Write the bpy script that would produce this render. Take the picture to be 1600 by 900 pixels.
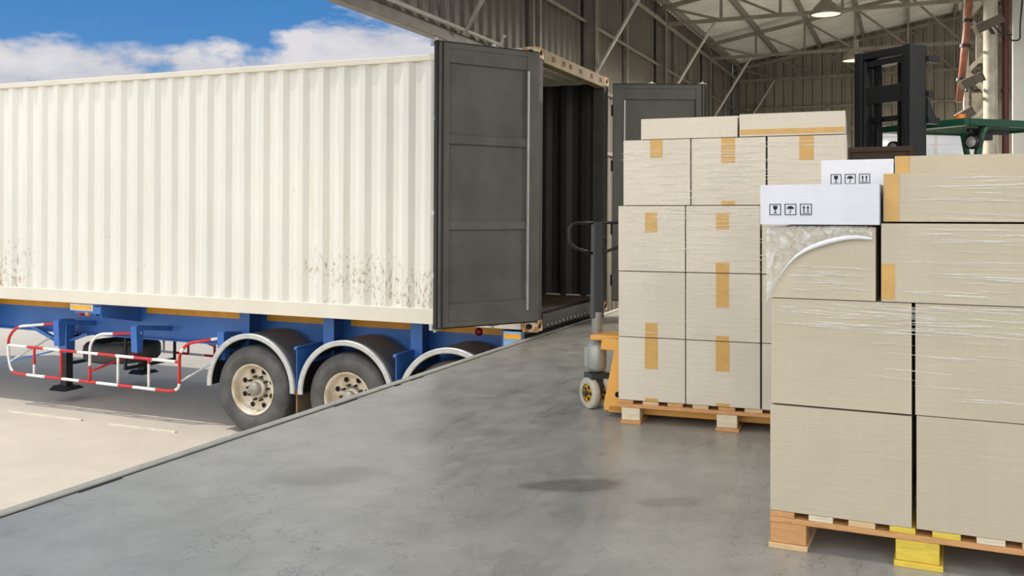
import bpy, math, random
from mathutils import Vector, Matrix
random.seed(7)
for o in list(bpy.data.objects): bpy.data.objects.remove(o)
SC = bpy.context.scene; COL = SC.collection
PI = math.pi
def R(d): return math.radians(d)

# world axes: x runs along the dock edge into the warehouse, y points out to the yard, z = 0 is the dock floor
# ------------------------------------------------------------------ camera
TH = 23.137
CAM = Vector((-8.815, -3.497, 1.30))
cd = bpy.data.cameras.new('camera'); cam = bpy.data.objects.new('camera', cd); COL.objects.link(cam)
cam.location = CAM; cam.rotation_euler = (R(90), 0, R(TH-90))
cd.sensor_width = 36; cd.lens = 1451/1600*36; cd.shift_y = (333-450)/1600; cd.clip_end = 3000
SC.camera = cam
def c2w(X, Y):                      # metres right of / ahead of the standpoint -> plan position
    t = R(TH); return (CAM.x + X*math.sin(t) + Y*math.cos(t), CAM.y - X*math.cos(t) + Y*math.sin(t))

# ------------------------------------------------------------------ world, sun, exposure
SC.view_settings.view_transform = 'Standard'; SC.view_settings.look = 'None'
SC.view_settings.gamma = 1; SC.view_settings.use_curve_mapping = False
SC.view_settings.exposure = -0.13
def lin(c):
    r = []
    for v in c[:3]:
        v = v/255.0; r.append(v/12.92 if v <= .04045 else ((v+.055)/1.055)**2.4)
    return (*r, 1)
W = bpy.data.worlds.new('world'); SC.world = W; W.use_nodes = True
nt = W.node_tree; nt.nodes.clear()
def N(nt, t, **k):
    n = nt.nodes.new(t)
    for a, b in k.items(): setattr(n, a, b)
    return n
def L(nt, a, b): nt.links.new(a, b)
def math_n(nt, op, a, b=None, clamp=False):
    n = N(nt, 'ShaderNodeMath', operation=op, use_clamp=clamp)
    for i, v in enumerate((a, b)):
        if v is None: continue
        if isinstance(v, (int, float)): n.inputs[i].default_value = v
        else: L(nt, v, n.inputs[i])
    return n.outputs[0]
def ramp(nt, fac, stops):
    n = N(nt, 'ShaderNodeValToRGB'); L(nt, fac, n.inputs[0]); e = n.color_ramp.elements
    while len(e) < len(stops): e.new(.5)
    for el, (p, c) in zip(e, stops): el.position = p; el.color = c
    return n.outputs[0]
def mixc(nt, f, a, b, mode='MIX'):
    n = N(nt, 'ShaderNodeMix', data_type='RGBA', blend_type=mode)
    for s, v in ((0, f), (6, a), (7, b)):
        if isinstance(v, (int, float)): n.inputs[s].default_value = v
        elif isinstance(v, tuple): n.inputs[s].default_value = v
        else: L(nt, v, n.inputs[s])
    return n.outputs[2]
def g(v): return (v, v, v, 1)
SKY_STRENGTH = 1.0
tc = N(nt, 'ShaderNodeTexCoord'); sep = N(nt, 'ShaderNodeSeparateXYZ'); L(nt, tc.outputs['Generated'], sep.inputs[0])
skyc = ramp(nt, sep.outputs[2], [(0, lin((128,175,222))), (.12, lin((96,156,216))), (.24, lin((70,134,201))), (.6, lin((120,160,205))), (1, lin((215,222,232)))])
mp = N(nt, 'ShaderNodeMapping'); mp.inputs['Scale'].default_value = (1, 1, 2.6); mp.inputs['Location'].default_value = (.35, .2, .05); L(nt, tc.outputs['Generated'], mp.inputs[0])
nz = N(nt, 'ShaderNodeTexNoise'); nz.inputs['Scale'].default_value = 5.5; nz.inputs['Detail'].default_value = 9; nz.inputs['Roughness'].default_value = .56; nz.inputs['Distortion'].default_value = .25
L(nt, mp.outputs[0], nz.inputs[0])
low = ramp(nt, sep.outputs[2], [(0, g(.42)), (.12, g(.37)), (.155, g(.29)), (.178, g(.14)), (.20, g(.06)), (.25, g(.04)), (.6, g(.2)), (1, g(.28))])
cdir = (Vector((math.sin(R(TH)), -math.cos(R(TH)), 0))*((585-800)/1451) + Vector((math.cos(R(TH)), math.sin(R(TH)), 0)) + Vector((0, 0, (333-35)/1451))).normalized()
dt = N(nt, 'ShaderNodeVectorMath', operation='DOT_PRODUCT'); L(nt, tc.outputs['Generated'], dt.inputs[0]); dt.inputs[1].default_value = cdir
near = ramp(nt, dt.outputs['Value'], [(.9955, g(0)), (.9995, g(.22))])
dens = math_n(nt, 'ADD', math_n(nt, 'ADD', math_n(nt, 'SUBTRACT', low, .14), near), nz.outputs[0])
cl = ramp(nt, dens, [(.60, g(0)), (.70, g(1))])
shade = ramp(nt, nz.outputs[0], [(.38, lin((176,182,200))), (.62, lin((232,230,234)))])
sky0 = mixc(nt, cl, skyc, shade)
# unseen sky brightened as added fill: high up, and away from the container
hz_ = ramp(nt, sep.outputs[2], [(.22, g(0)), (.55, g(.45)), (1, g(1))])
back = math_n(nt, 'MULTIPLY', sep.outputs[0], -1.0)
bk_ = ramp(nt, back, [(.25, g(0)), (.8, g(1))])
gain = math_n(nt, 'ADD', math_n(nt, 'ADD', math_n(nt, 'MULTIPLY', hz_, .5), math_n(nt, 'MULTIPLY', bk_, 1.9)), 1.0)
white = mixc(nt, math_n(nt, 'MULTIPLY', bk_, .85), sky0, lin((240, 236, 228)))
vs_ = N(nt, 'ShaderNodeVectorMath', operation='SCALE'); L(nt, white, vs_.inputs[0]); L(nt, gain, vs_.inputs['Scale'])
skyfin = vs_.outputs[0]
bg = N(nt, 'ShaderNodeBackground'); bg.inputs[1].default_value = SKY_STRENGTH; L(nt, skyfin, bg.inputs[0])
wo = N(nt, 'ShaderNodeOutputWorld'); L(nt, bg.outputs[0], wo.inputs[0])
SUN = Vector((-.20, .353, 1.0)).normalized()
sd = bpy.data.lights.new('sun', 'SUN'); sd.energy = 2.5; sd.angle = R(.55); sd.color = (1, .965, .91)
so = bpy.data.objects.new('sun', sd); COL.objects.link(so); so.location = (0, 20, 30); so.rotation_euler = SUN.to_track_quat('Z', 'Y').to_euler()

# ------------------------------------------------------------------ materials
def base_mat(name, rough=.6, metal=0, spec=.5):
    m = bpy.data.materials.new(name); m.use_nodes = True; t = m.node_tree
    b = t.nodes['Principled BSDF']; b.inputs['Roughness'].default_value = rough; b.inputs['Metallic'].default_value = metal
    b.inputs['Specular IOR Level'].default_value = spec
    return m, t, b
def objco(t, scale=(1,1,1), rnd=False):
    c = N(t, 'ShaderNodeTexCoord'); m = N(t, 'ShaderNodeMapping'); m.inputs['Scale'].default_value = scale
    L(t, c.outputs['Object'], m.inputs[0])
    if rnd:
        oi = N(t, 'ShaderNodeObjectInfo'); v = N(t, 'ShaderNodeCombineXYZ')
        for i in range(3): L(t, math_n(t, 'MULTIPLY', oi.outputs['Random'], 37.0+9*i), v.inputs[i])
        L(t, v.outputs[0], m.inputs['Location'])
    return m.outputs[0]
def noise(t, co, scale, detail=5, rough=.55, dist=0):
    n = N(t, 'ShaderNodeTexNoise'); n.inputs['Scale'].default_value = scale; n.inputs['Detail'].default_value = detail
    n.inputs['Roughness'].default_value = rough; n.inputs['Distortion'].default_value = dist; L(t, co, n.inputs[0]); return n.outputs[0]
def bump(t, b, h, strength=.3, dist=.01):
    n = N(t, 'ShaderNodeBump'); n.inputs['Strength'].default_value = strength; n.inputs['Distance'].default_value = dist
    L(t, h, n.inputs['Height']); L(t, n.outputs[0], b.inputs['Normal'])
def plain(name, rgb, rough=.55, metal=0, var=.12, scale=6, coat=0, bmp=0, stretch=(1,1,1)):
    m, t, b = base_mat(name, rough, metal); co = objco(t, stretch)
    n = noise(t, co, scale); c = lin(rgb)
    lo = tuple(x*(1-var) for x in c[:3])+(1,); hi = tuple(min(1, x*(1+var)) for x in c[:3])+(1,)
    L(t, ramp(t, n, [(.3, lo), (.7, hi)]), b.inputs['Base Color'])
    if coat: b.inputs['Coat Weight'].default_value = coat
    if bmp: bump(t, b, noise(t, co, scale*4), bmp)
    return m
M = {}
M['blue'] = plain('blue_paint', (58, 110, 184), .42, var=.12, scale=3)
M['pale_blue'] = plain('pale_blue_paint', (136, 176, 222), .5)
M['dark'] = plain('black_steel', (34, 35, 36), .5)
M['black'] = plain('black_gloss', (22, 23, 26), .35)
M['mast'] = plain('mast_steel', (27, 30, 33), .42)
M['silver'] = plain('galvanised_steel', (196, 197, 194), .38, metal=.35, scale=12)
M['fender'] = plain('fender_plastic', (92, 94, 97), .38, scale=5)
M['red'] = plain('red_paint', (196, 44, 44), .45)
M['white'] = plain('white_paint', (232, 232, 228), .45)
M['amber'] = plain('amber_reflector', (246, 172, 34), .3)
M['amber_lens'] = plain('amber_lens', (236, 132, 40), .2)
M['red_lens'] = plain('red_lens', (150, 28, 34), .2)
M['orange_stripe'] = plain('orange_reflective_tape', (226, 158, 26), .45)
M['hub'] = plain('wheel_hub_steel', (150, 146, 138), .5, metal=.3, scale=14)
M['hole'] = plain('dark_recess', (14, 13, 12), .9)
M['rust'] = plain('rusty_steel', (128, 78, 44), .8, var=.5, scale=12)
M['yellow'] = plain('yellow_jack_paint', (232, 172, 84), .4, var=.06)
M['yellow_wheel'] = plain('yellow_hub_paint', (214, 160, 30), .5)
M['grey_handle'] = plain('grey_drawbar_steel', (78, 80, 82), .42, metal=.3)
M['pump'] = plain('grey_pump_steel', (168, 168, 160), .4, metal=.3)
M['wheel_white'] = plain('pale_nylon', (196, 192, 176), .5)
M['door'] = plain('door_grey_paint', (96, 96, 89), .55, var=.25, scale=2.2)
M['door_dark'] = plain('door_seal', (38, 39, 38), .7)
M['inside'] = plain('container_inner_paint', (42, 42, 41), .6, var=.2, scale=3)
M['plywood_floor'] = plain('worn_plywood', (78, 66, 52), .75, var=.3, scale=5, stretch=(8,1,1))
M['steel_frame'] = plain('truss_steel', (128, 122, 112), .5, var=.2, scale=4)
M['pipe_light'] = plain('light_pipe_steel', (190, 188, 178), .45)
M['concrete_side'] = plain('concrete_side', (120, 118, 112), .9, var=.2, scale=3)
M['curb'] = plain('dock_curb_concrete', (186, 184, 174), .75, var=.12, scale=9, bmp=.2)
M['crack'] = plain('joint_filler', (40, 40, 40), .9)
M['kerb'] = plain('pale_kerb_stone', (206, 196, 178), .8)
M['white_panel'] = plain('white_sandwich_panel', (206, 206, 202), .5, var=.04)
M['column_paint'] = plain('cream_column_paint', (206, 200, 184), .55, var=.2, scale=7)
M['dark_red'] = plain('dark_red_pipe_paint', (92, 44, 36), .45)
M['copper'] = plain('red_brown_pipe_paint', (160, 104, 82), .5, var=.25, scale=12)
M['brown_plastic'] = plain('brown_lamp_housing', (96, 86, 72), .5)
M['green'] = plain('green_truck_paint', (20, 78, 54), .35, var=.12)
M['crate'] = plain('dark_plywood', (66, 50, 36), .75, var=.3, scale=6, stretch=(1,1,5))
M['tape'] = plain('brown_packing_tape', (206, 164, 92), .3, var=.08, scale=14)
M['flap'] = plain('dusty_mud_flap', (120, 108, 88), .8)
M['ink'] = plain('black_print', (36, 36, 40), .8)
M['lamp_shade'] = plain('aluminium_shade', (150, 145, 132), .4, metal=.5)
M['seat'] = plain('black_vinyl', (30, 30, 30), .45)

def glow(name, rgb, s):
    m, t, b = base_mat(name); b.inputs['Base Color'].default_value = lin(rgb)
    b.inputs['Emission Color'].default_value = lin(rgb); b.inputs['Emission Strength'].default_value = s; return m
M['bulb'] = glow('lit_lamp_diffuser', (255, 240, 215), .7)
def m_glass():
    m, t, b = base_mat('window_glass', .05); b.inputs['Base Color'].default_value = g(.9)
    tr = N(t, 'ShaderNodeBsdfTransparent'); mx = N(t, 'ShaderNodeMixShader'); mx.inputs[0].default_value = .22
    L(t, tr.outputs[0], mx.inputs[1]); L(t, b.outputs[0], mx.inputs[2]); L(t, mx.outputs[0], t.nodes['Material Output'].inputs[0]); return m
M['glass'] = m_glass()
def m_film():
    m, t, b = base_mat('stretch_film', .4, spec=.2); b.inputs['Base Color'].default_value = lin((250, 249, 246)); b.inputs['Transmission Weight'].default_value = .0
    co = objco(t, (3, 3, 30)); n = noise(t, co, 4, 4)
    tr = N(t, 'ShaderNodeBsdfTransparent'); mx = N(t, 'ShaderNodeMixShader')
    L(t, ramp(t, n, [(.35, g(.12)), (.65, g(.62))]), mx.inputs[0])
    L(t, tr.outputs[0], mx.inputs[1]); L(t, b.outputs[0], mx.inputs[2]); L(t, mx.outputs[0], t.nodes['Material Output'].inputs[0]); return m
M['film'] = m_film()
def m_film2():
    m, t, b = base_mat('bunched_film', .25); b.inputs['Base Color'].default_value = lin((238, 237, 232)); b.inputs['Coat Weight'].default_value = .6
    co = objco(t); n = noise(t, co, 26, 5, .6, .8); bump(t, b, n, .8, .01)
    tr = N(t, 'ShaderNodeBsdfTransparent'); mx = N(t, 'ShaderNodeMixShader')
    L(t, ramp(t, n, [(.38, g(.10)), (.66, g(.75))]), mx.inputs[0])
    L(t, tr.outputs[0], mx.inputs[1]); L(t, b.outputs[0], mx.inputs[2]); L(t, mx.outputs[0], t.nodes['Material Output'].inputs[0]); return m
M['film_bunch'] = m_film2()
M['film_tail'] = plain('twisted_film', (236, 236, 238), .3, var=.05, scale=20, coat=.5)

def cardboard(name, rgb, coat=0., wr=0.):
    m, t, b = base_mat(name, .62); co = objco(t, (1, 1, 1), True)
    c = lin(rgb); n = noise(t, co, 2.2, 4); n2 = noise(t, objco(t, (60, 60, 1.2), True), 1.0, 2)
    a = ramp(t, n, [(.3, tuple(x*.93 for x in c[:3])+(1,)), (.7, tuple(min(1, x*1.05) for x in c[:3])+(1,))])
    L(t, mixc(t, 1.0, a, ramp(t, n2, [(.3, g(.97)), (.7, g(1.0))]), 'MULTIPLY'), b.inputs['Base Color'])
    b.inputs['Coat Weight'].default_value = coat; b.inputs['Coat Roughness'].default_value = .22
    if wr: bump(t, b, noise(t, objco(t, (2.0, 2.0, 26), True), 2.2, 4, .6, .5), wr, .012)
    return m
M['card_a'] = cardboard('cardboard_far', (216, 207, 190), .35, .30)
M['card_b'] = cardboard('cardboard_near', (198, 186, 162), .4, .14)
M['card_c'] = cardboard('cardboard_plain', (216, 200, 172), .1, .0)
M['card_w'] = cardboard('white_board', (226, 227, 234), .3, .10)

def wood(name, rgb):
    m, t, b = base_mat(name, .7); co = objco(t, (2, 2, 14), True); c = lin(rgb); n = noise(t, co, 5, 6, .6, 1.5)
    L(t, ramp(t, n, [(.25, tuple(x*.72 for x in c[:3])+(1,)), (.6, c), (.8, tuple(min(1, x*1.12) for x in c[:3])+(1,))]), b.inputs['Base Color']); bump(t, b, n, .3, .005); return m
M['pine'] = wood('pallet_pine', (226, 192, 146))
M['pine_o'] = wood('pallet_pine_orange', (214, 160, 104))
M['pine_y'] = wood('yellow_painted_block', (232, 202, 78))
M['pine_p'] = wood('pallet_pine_pale', (232, 218, 190))

def m_container():
    m, t, b = base_mat('worn_white_container_paint', .55); co = objco(t)
    s = N(t, 'ShaderNodeSeparateXYZ'); c = N(t, 'ShaderNodeTexCoord'); L(t, c.outputs['Object'], s.inputs[0])
    big = noise(t, co, .5, 3)
    paint = ramp(t, big, [(.35, lin((216,215,207))), (.65, lin((224,222,212)))])
    streak = noise(t, objco(t, (7, 7, .7)), 1.6, 6, .65)
    paint = mixc(t, math_n(t, 'MULTIPLY', ramp(t, streak, [(.5, g(0)), (.75, g(1))]), .35), paint, lin((206, 196, 170)))
    # rust flecks cluster low on the wall
    lowm = ramp(t, math_n(t, 'MULTIPLY', s.outputs[2], 1/3.0), [(.06, g(1)), (.22, g(.75)), (.42, g(.12)), (.55, g(0.02)), (.9, g(.0)), (.97, g(.3))])
    cluster = ramp(t, noise(t, objco(t, (1, .55, .9)), 1.15, 3), [(.46, g(0)), (.62, g(1))])
    fl = noise(t, objco(t, (1, 15, 7)), 1.7, 8, .72)
    f = math_n(t, 'ADD', fl, math_n(t, 'MULTIPLY', math_n(t, 'MULTIPLY', lowm, cluster), .17))
    fm = ramp(t, f, [(.655, g(0)), (.71, g(.55)), (.82, g(.95))])
    rust = ramp(t, noise(t, co, 9, 3), [(.35, lin((150,140,116))), (.62, lin((172,128,84)))])
    L(t, mixc(t, fm, paint, rust), b.inputs['Base Color'])
    return m
M['cont'] = m_container()
M['header'] = plain('brown_header_paint', (140, 124, 92), .7, var=.25)  # dull brown, darker than the container rails
M['dark_post'] = plain('dark_post_paint', (64, 62, 58), .7, var=.25)  # darker tone for the posts at the door end
M['cont_rail'] = plain('cream_container_rail_paint', (216, 210, 194), .55, var=.05, scale=2)
def m_casting():
    m, t, b = base_mat('rusting_cream_casting', .7); n = noise(t, objco(t), 14, 5, .6)
    L(t, ramp(t, n, [(.42, lin((222,208,176))), (.52, lin((176,120,66))), (.7, lin((110,66,38)))]), b.inputs['Base Color']); return m
M['casting'] = m_casting()
def m_floor():
    m, t, b = base_mat('worn_dock_concrete', .45); co = objco(t)
    n1 = noise(t, co, .55, 4, .55, .4); n2 = noise(t, co, 4, 8, .62); n3 = noise(t, objco(t, (1, 2.4, 1)), 1.6, 6, .6, 1.2)
    c = ramp(t, n1, [(.3, lin((152,151,146))), (.7, lin((184,183,176)))])
    c = mixc(t, .5, c, ramp(t, n2, [(.3, lin((134,134,130))), (.7, lin((180,179,173)))]))
    c = mixc(t, 1, c, ramp(t, n3, [(.38, g(.88)), (.52, g(1))]), 'MULTIPLY')
    # hairline cracking
    vd = N(t, 'ShaderNodeTexVoronoi', feature='DISTANCE_TO_EDGE'); vd.inputs['Scale'].default_value = 4.2
    wob = N(t, 'ShaderNodeTexNoise'); wob.inputs['Scale'].default_value = 5; wob.inputs['Detail'].default_value = 5; L(t, co, wob.inputs[0])
    add = N(t, 'ShaderNodeVectorMath', operation='MULTIPLY_ADD'); add.inputs[1].default_value = (.5, .5, .5); L(t, wob.outputs[1], add.inputs[0]); L(t, co, add.inputs[2])
    L(t, add.outputs[0], vd.inputs[0])
    where = ramp(t, noise(t, co, .8, 3), [(.42, g(0)), (.6, g(1))])
    cr = math_n(t, 'MULTIPLY', ramp(t, vd.outputs[0], [(.0, g(1)), (.018, g(0))]), where)
    c = mixc(t, math_n(t, 'MULTIPLY', cr, .55), c, lin((84, 84, 84)))
    # oil stains with a shape of their own
    for (sx, sy, rx, ry, dk) in ((-4.62, -2.02, .33, .13, .58), (-4.70, -2.5, .22, .10, .75), (-4.95, -.85, .42, .20, .80), (-3.9, -1.0, .5, .2, .86)):
        c2 = N(t, 'ShaderNodeTexCoord'); mm = N(t, 'ShaderNodeMapping', vector_type='TEXTURE'); mm.inputs['Location'].default_value = (sx, sy, 0); mm.inputs['Scale'].default_value = (rx, ry, 1); mm.inputs['Rotation'].default_value = (0, 0, R(-60))
        L(t, add.outputs[0] if False else c2.outputs['Object'], mm.inputs[0])
        ln = N(t, 'ShaderNodeVectorMath', operation='LENGTH'); L(t, mm.outputs[0], ln.inputs[0])
        dd = math_n(t, 'ADD', ln.outputs['Value'], math_n(t, 'MULTIPLY', n2, .9))
        k = ramp(t, dd, [(.95, g(dk)), (1.45, g(1))]) if False else ramp(t, math_n(t, 'MULTIPLY', dd, .5), [(.5, g(dk)), (.68, g(1))])
        c = mixc(t, 1, c, k, 'MULTIPLY')
    L(t, c, b.inputs['Base Color'])
    L(t, ramp(t, n3, [(.3, g(.24)), (.7, g(.42))]), b.inputs['Roughness'])
    bump(t, b, n2, .12, .01); return m
M['floor'] = m_floor()
def m_yard():
    m, t, b = base_mat('sunlit_yard_concrete', .85); co = objco(t); n = noise(t, co, 2.5, 7, .6); n1 = noise(t, co, .3, 3)
    c = mixc(t, .5, ramp(t, n, [(.3, lin((182,171,155))), (.7, lin((202,190,173)))]), ramp(t, n1, [(.3, lin((184,173,157))), (.7, lin((200,189,174)))]))
    L(t, c, b.inputs['Base Color']); bump(t, b, n, .2, .01); return m
M['yard'] = m_yard()
def m_sheet(name, rgb, rough=.5):
    m, t, b = base_mat(name, rough, .15); c = lin(rgb); n = noise(t, objco(t, (1, 1, .25)), 1.4, 5, .6)
    L(t, ramp(t, n, [(.3, tuple(x*.82 for x in c[:3])+(1,)), (.7, c)]), b.inputs['Base Color']); return m
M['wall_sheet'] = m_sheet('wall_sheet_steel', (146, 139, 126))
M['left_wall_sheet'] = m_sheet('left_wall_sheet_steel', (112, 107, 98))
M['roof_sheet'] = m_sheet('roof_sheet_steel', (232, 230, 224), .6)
def m_tyre():
    m, t, b = base_mat('dusty_rubber', .75); n = noise(t, objco(t), 5, 5)
    L(t, ramp(t, n, [(.3, lin((66,66,66))), (.7, lin((96,95,93)))]), b.inputs['Base Color']); return m
M['tyre'] = m_tyre()
M['tyre_dark'] = plain('dark_rubber', (74, 72, 68), .8)
def m_rim():
    m, t, b = base_mat('dusty_cream_rim', .5); n = noise(t, objco(t), 7, 5)
    L(t, ramp(t, n, [(.35, lin((186,170,142))), (.6, lin((222,212,194)))]), b.inputs['Base Color']); return m
M['rim'] = m_rim()

# ------------------------------------------------------------------ mesh builder
class MB:
    def __init__(s): s.v = []; s.f = []; s.m = []; s.sm = []; s.cuts = []
    def cut(s): s.cuts.append((len(s.v), len(s.f))); return s
    def add(s, vs, fs, mi=0, smooth=False):
        o = len(s.v); s.v += [tuple(v) for v in vs]
        for f in fs: s.f.append([o+i for i in f]); s.m.append(mi); s.sm.append(smooth)
        return s
    def box(s, x0, x1, y0, y1, z0, z1, mi=0, tr=None):
        vs = [Vector((x, y, z)) for z in (z0, z1) for y in (y0, y1) for x in (x0, x1)]
        if tr: vs = [tr @ v for v in vs]
        return s.add(vs, [(0,2,3,1), (4,5,7,6), (0,1,5,4), (2,6,7,3), (0,4,6,2), (1,3,7,5)], mi)
    def bar(s, p, q, w, h=None, mi=0, up=(0,0,1)):
        p = Vector(p); q = Vector(q); d = (q-p); l = d.length; d.normalize(); h = h or w
        u = Vector(up); sd_ = d.cross(u)
        if sd_.length < 1e-4: sd_ = d.cross(Vector((1,0,0)))
        sd_.normalize(); u = sd_.cross(d).normalized()
        vs = [b + sd_*(i*w/2) + u*(j*h/2) for b in (p, q) for (i, j) in ((-1,-1),(1,-1),(1,1),(-1,1))]
        return s.add(vs, [(3,2,1,0), (4,5,6,7), (0,1,5,4), (1,2,6,5), (2,3,7,6), (3,0,4,7)], mi)
    def cyl(s, p, q, r, r2=None, n=20, mi=0, caps=True, smooth=True):
        p = Vector(p); q = Vector(q); d = (q-p).normalized(); r2 = r if r2 is None else r2
        a = d.orthogonal().normalized(); b = d.cross(a)
        vs = []
        for c, rr in ((p, r), (q, r2)):
            for i in range(n):
                t = 2*PI*i/n; vs.append(c + a*(rr*math.cos(t)) + b*(rr*math.sin(t)))
        fs = [(i, (i+1) % n, n+(i+1) % n, n+i) for i in range(n)]
        s.add(vs, fs, mi, smooth)
        if caps: s.add(vs, [tuple(range(n-1, -1, -1)), tuple(range(n, 2*n))], mi)
        return s
    def tube(s, pts, r, n=10, mis=None):
        pts = [Vector(p) for p in pts]; rings = []
        prev = None
        for i, p in enumerate(pts):
            d = (pts[min(i+1, len(pts)-1)] - pts[max(i-1, 0)]).normalized()
            if prev is None: a = d.orthogonal().normalized()
            else: a = (prev - d*prev.dot(d)).normalized()
            prev = a; b = d.cross(a)
            rings.append([p + a*(r*math.cos(2*PI*k/n)) + b*(r*math.sin(2*PI*k/n)) for k in range(n)])
        o = len(s.v); s.v += [tuple(v) for rg in rings for v in rg]
        for i in range(len(pts)-1):
            mi = mis(i, (pts[i]+pts[i+1])/2) if mis else 0
            for k in range(n):
                s.f.append([o+i*n+k, o+i*n+(k+1) % n, o+(i+1)*n+(k+1) % n, o+(i+1)*n+k]); s.m.append(mi); s.sm.append(True)
        for i in (0, len(pts)-1):
            s.f.append([o+i*n+k for k in range(n)]); s.m.append(mis(0, pts[i]) if mis else 0); s.sm.append(False)
        return s
    def prism(s, poly, axis, a0, a1, mi=0):       # poly in the two other axes
        def P(u, v, w): return {'x': (w, u, v), 'y': (u, w, v), 'z': (u, v, w)}[axis]
        n = len(poly); vs = [P(u, v, a0) for u, v in poly] + [P(u, v, a1) for u, v in poly]
        return s.add(vs, [tuple(range(n)), tuple(range(2*n-1, n-1, -1))] + [(i, n+i, n+(i+1) % n, (i+1) % n) for i in range(n)], mi)
    def lathe(s, prof, axis='x', c=(0,0,0), n=48, mi=0, closed=False, smooth=True):   # prof: (along, radius)
        vs = []
        for (a, r) in prof:
            for k in range(n):
                t = 2*PI*k/n; u, w = r*math.cos(t), r*math.sin(t)
                p = {'x': (a, u, w), 'y': (u, a, w), 'z': (u, w, a)}[axis]
                vs.append((p[0]+c[0], p[1]+c[1], p[2]+c[2]))
        m = len(prof); fs = []
        for i in range(m if closed else m-1):
            j = (i+1) % m
            for k in range(n): fs.append((i*n+k, i*n+(k+1) % n, j*n+(k+1) % n, j*n+k))
        return s.add(vs, fs, mi, smooth)
    def build(s, name, mats, parent=None, bevel=0, loc=None, rot=None):
        if s.cuts:                              # every piece between cuts is an object of its own
            cs = [(0, 0)]*(s.cuts[0] != (0, 0)) + s.cuts + [(len(s.v), len(s.f))]; first = None
            for (v0, f0), (v1, f1) in zip(cs, cs[1:]):
                if v1 == v0: continue
                p = MB(); p.v = s.v[v0:v1]; p.f = [[i-v0 for i in f] for f in s.f[f0:f1]]; p.m = s.m[f0:f1]; p.sm = s.sm[f0:f1]
                o = p.build(name, mats, parent, bevel, loc, rot); first = first or o
            return first
        me = bpy.data.meshes.new(name); me.from_pydata(s.v, [], s.f)
        for m in (mats if isinstance(mats, (list, tuple)) else [mats]): me.materials.append(m)
        me.polygons.foreach_set('material_index', s.m); me.polygons.foreach_set('use_smooth', s.sm); me.update()
        import bmesh
        bm = bmesh.new(); bm.from_mesh(me); bmesh.ops.recalc_face_normals(bm, faces=bm.faces); bm.to_mesh(me); bm.free()
        o = bpy.data.objects.new(name, me); COL.objects.link(o)
        if parent: o.parent = parent
        if loc: o.location = loc
        if rot: o.rotation_euler = rot
        if bevel:
            b = o.modifiers.new('bevel', 'BEVEL'); b.width = bevel; b.segments = 2; b.limit_method = 'ANGLE'; b.angle_limit = R(40); b.harden_normals = False
        return o
def tag(o, label=None, cat=None, group=None, kind=None):
    for k, v in (('label', label), ('category', cat), ('group', group), ('kind', kind)):
        if v: o[k] = v
    return o
def empty(name, loc=(0,0,0), rot=(0,0,0)):
    o = bpy.data.objects.new(name, None); COL.objects.link(o); o.location = loc; o.rotation_euler = rot; o.empty_display_size = .2; return o
def copy_tree(o, parent=None):
    c = o.copy(); COL.objects.link(c)
    if parent: c.parent = parent
    for ch in o.children: copy_tree(ch, c)
    return c
def smooth_path(pts, n=6):                 # rounds every inner corner of a polyline
    pts = [Vector(p) for p in pts]; out = [pts[0]]
    for i in range(1, len(pts)-1):
        p = pts[i]; a = pts[i-1]; b = pts[i+1]; r = min(.12, (p-a).length*.45, (b-p).length*.45)
        s_ = p + (a-p).normalized()*r; e_ = p + (b-p).normalized()*r
        for k in range(n+1):
            t = k/n; out.append((1-t)**2*s_ + 2*t*(1-t)*p + t*t*e_)
    out.append(pts[-1]); return out
def resample(pts, step):
    out = [pts[0]]
    for a, b in zip(pts, pts[1:]):
        n = max(1, int((b-a).length/step))
        for k in range(1, n+1): out.append(a.lerp(b, k/n))
    return out

# ------------------------------------------------------------------ the setting
YW = 1.2            # plane of the sheet wall over the dock opening
XE = 18.5           # far gable wall
X0 = -8.6           # open end of the warehouse, behind the standpoint
YR = -20.0
DE = .13            # dock edge
def roof_z(y): return 5.42 + .18*(YW-y) if y > -9.4 else 5.42 + .18*(YW+9.4) - .18*(-9.4-y)

fl = MB(); fl.box(-34, XE+.2, YR-1, DE-.07, -.35, 0); o = fl.build('floor', M['floor']); tag(o, kind='structure')
ds = MB(); ds.box(-34, XE+.2, YR-1, DE-.09, -1.6, -.35); tag(ds.build('trim_1', M['concrete_side']), kind='structure')
cb = MB(); cb.box(-34, XE+.2, DE-.055, DE, -1.6, .012)
tag(cb.build('trim_2', M['curb'], bevel=.006), kind='structure')
jt = MB()
x = -34.0
jt.box(-34, XE+.2, DE-.07, DE-.055, -.3, .001)
rj = random.Random(3)
x = -6.6
while x < 1:
    w = rj.uniform(.05, .3)
    if rj.random() < .5: jt.box(x, x+w, DE-.07-rj.uniform(.004, .022), DE-.07, -.05, .0015)
    x += w + rj.uniform(.05, .3)
tag(jt.build('trim_3', M['crack']), kind='structure')
# yard: a gently rising slab outside (and beyond the open end of the building)
yd = MB()
def yz(y): return -1.32 + .0062*y
yd.add([(-150, DE, yz(DE)), (300, DE, yz(DE)), (300, 260, yz(260)), (-150, 260, yz(260)), (-150, DE, -1.7), (300, DE, -1.7), (300, 260, -1.7), (-150, 260, -1.7)],
       [(0,1,2,3), (4,7,6,5), (0,4,5,1), (1,5,6,2), (2,6,7,3), (3,7,4,0)])
tag(yd.build('ground', M['yard']), kind='structure')
yb = MB(); yb.box(-150, 300, -150, YR-1.0, -1.7, -1.32); tag(yb.build('ground', M['yard']), kind='structure')
yb = MB(); yb.box(-150, -34, YR-1, DE, -1.7, -1.32); yb.box(XE+.2, 300, YR-1, DE, -1.7, -1.32); tag(yb.build('ground', M['yard']), kind='structure')

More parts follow.
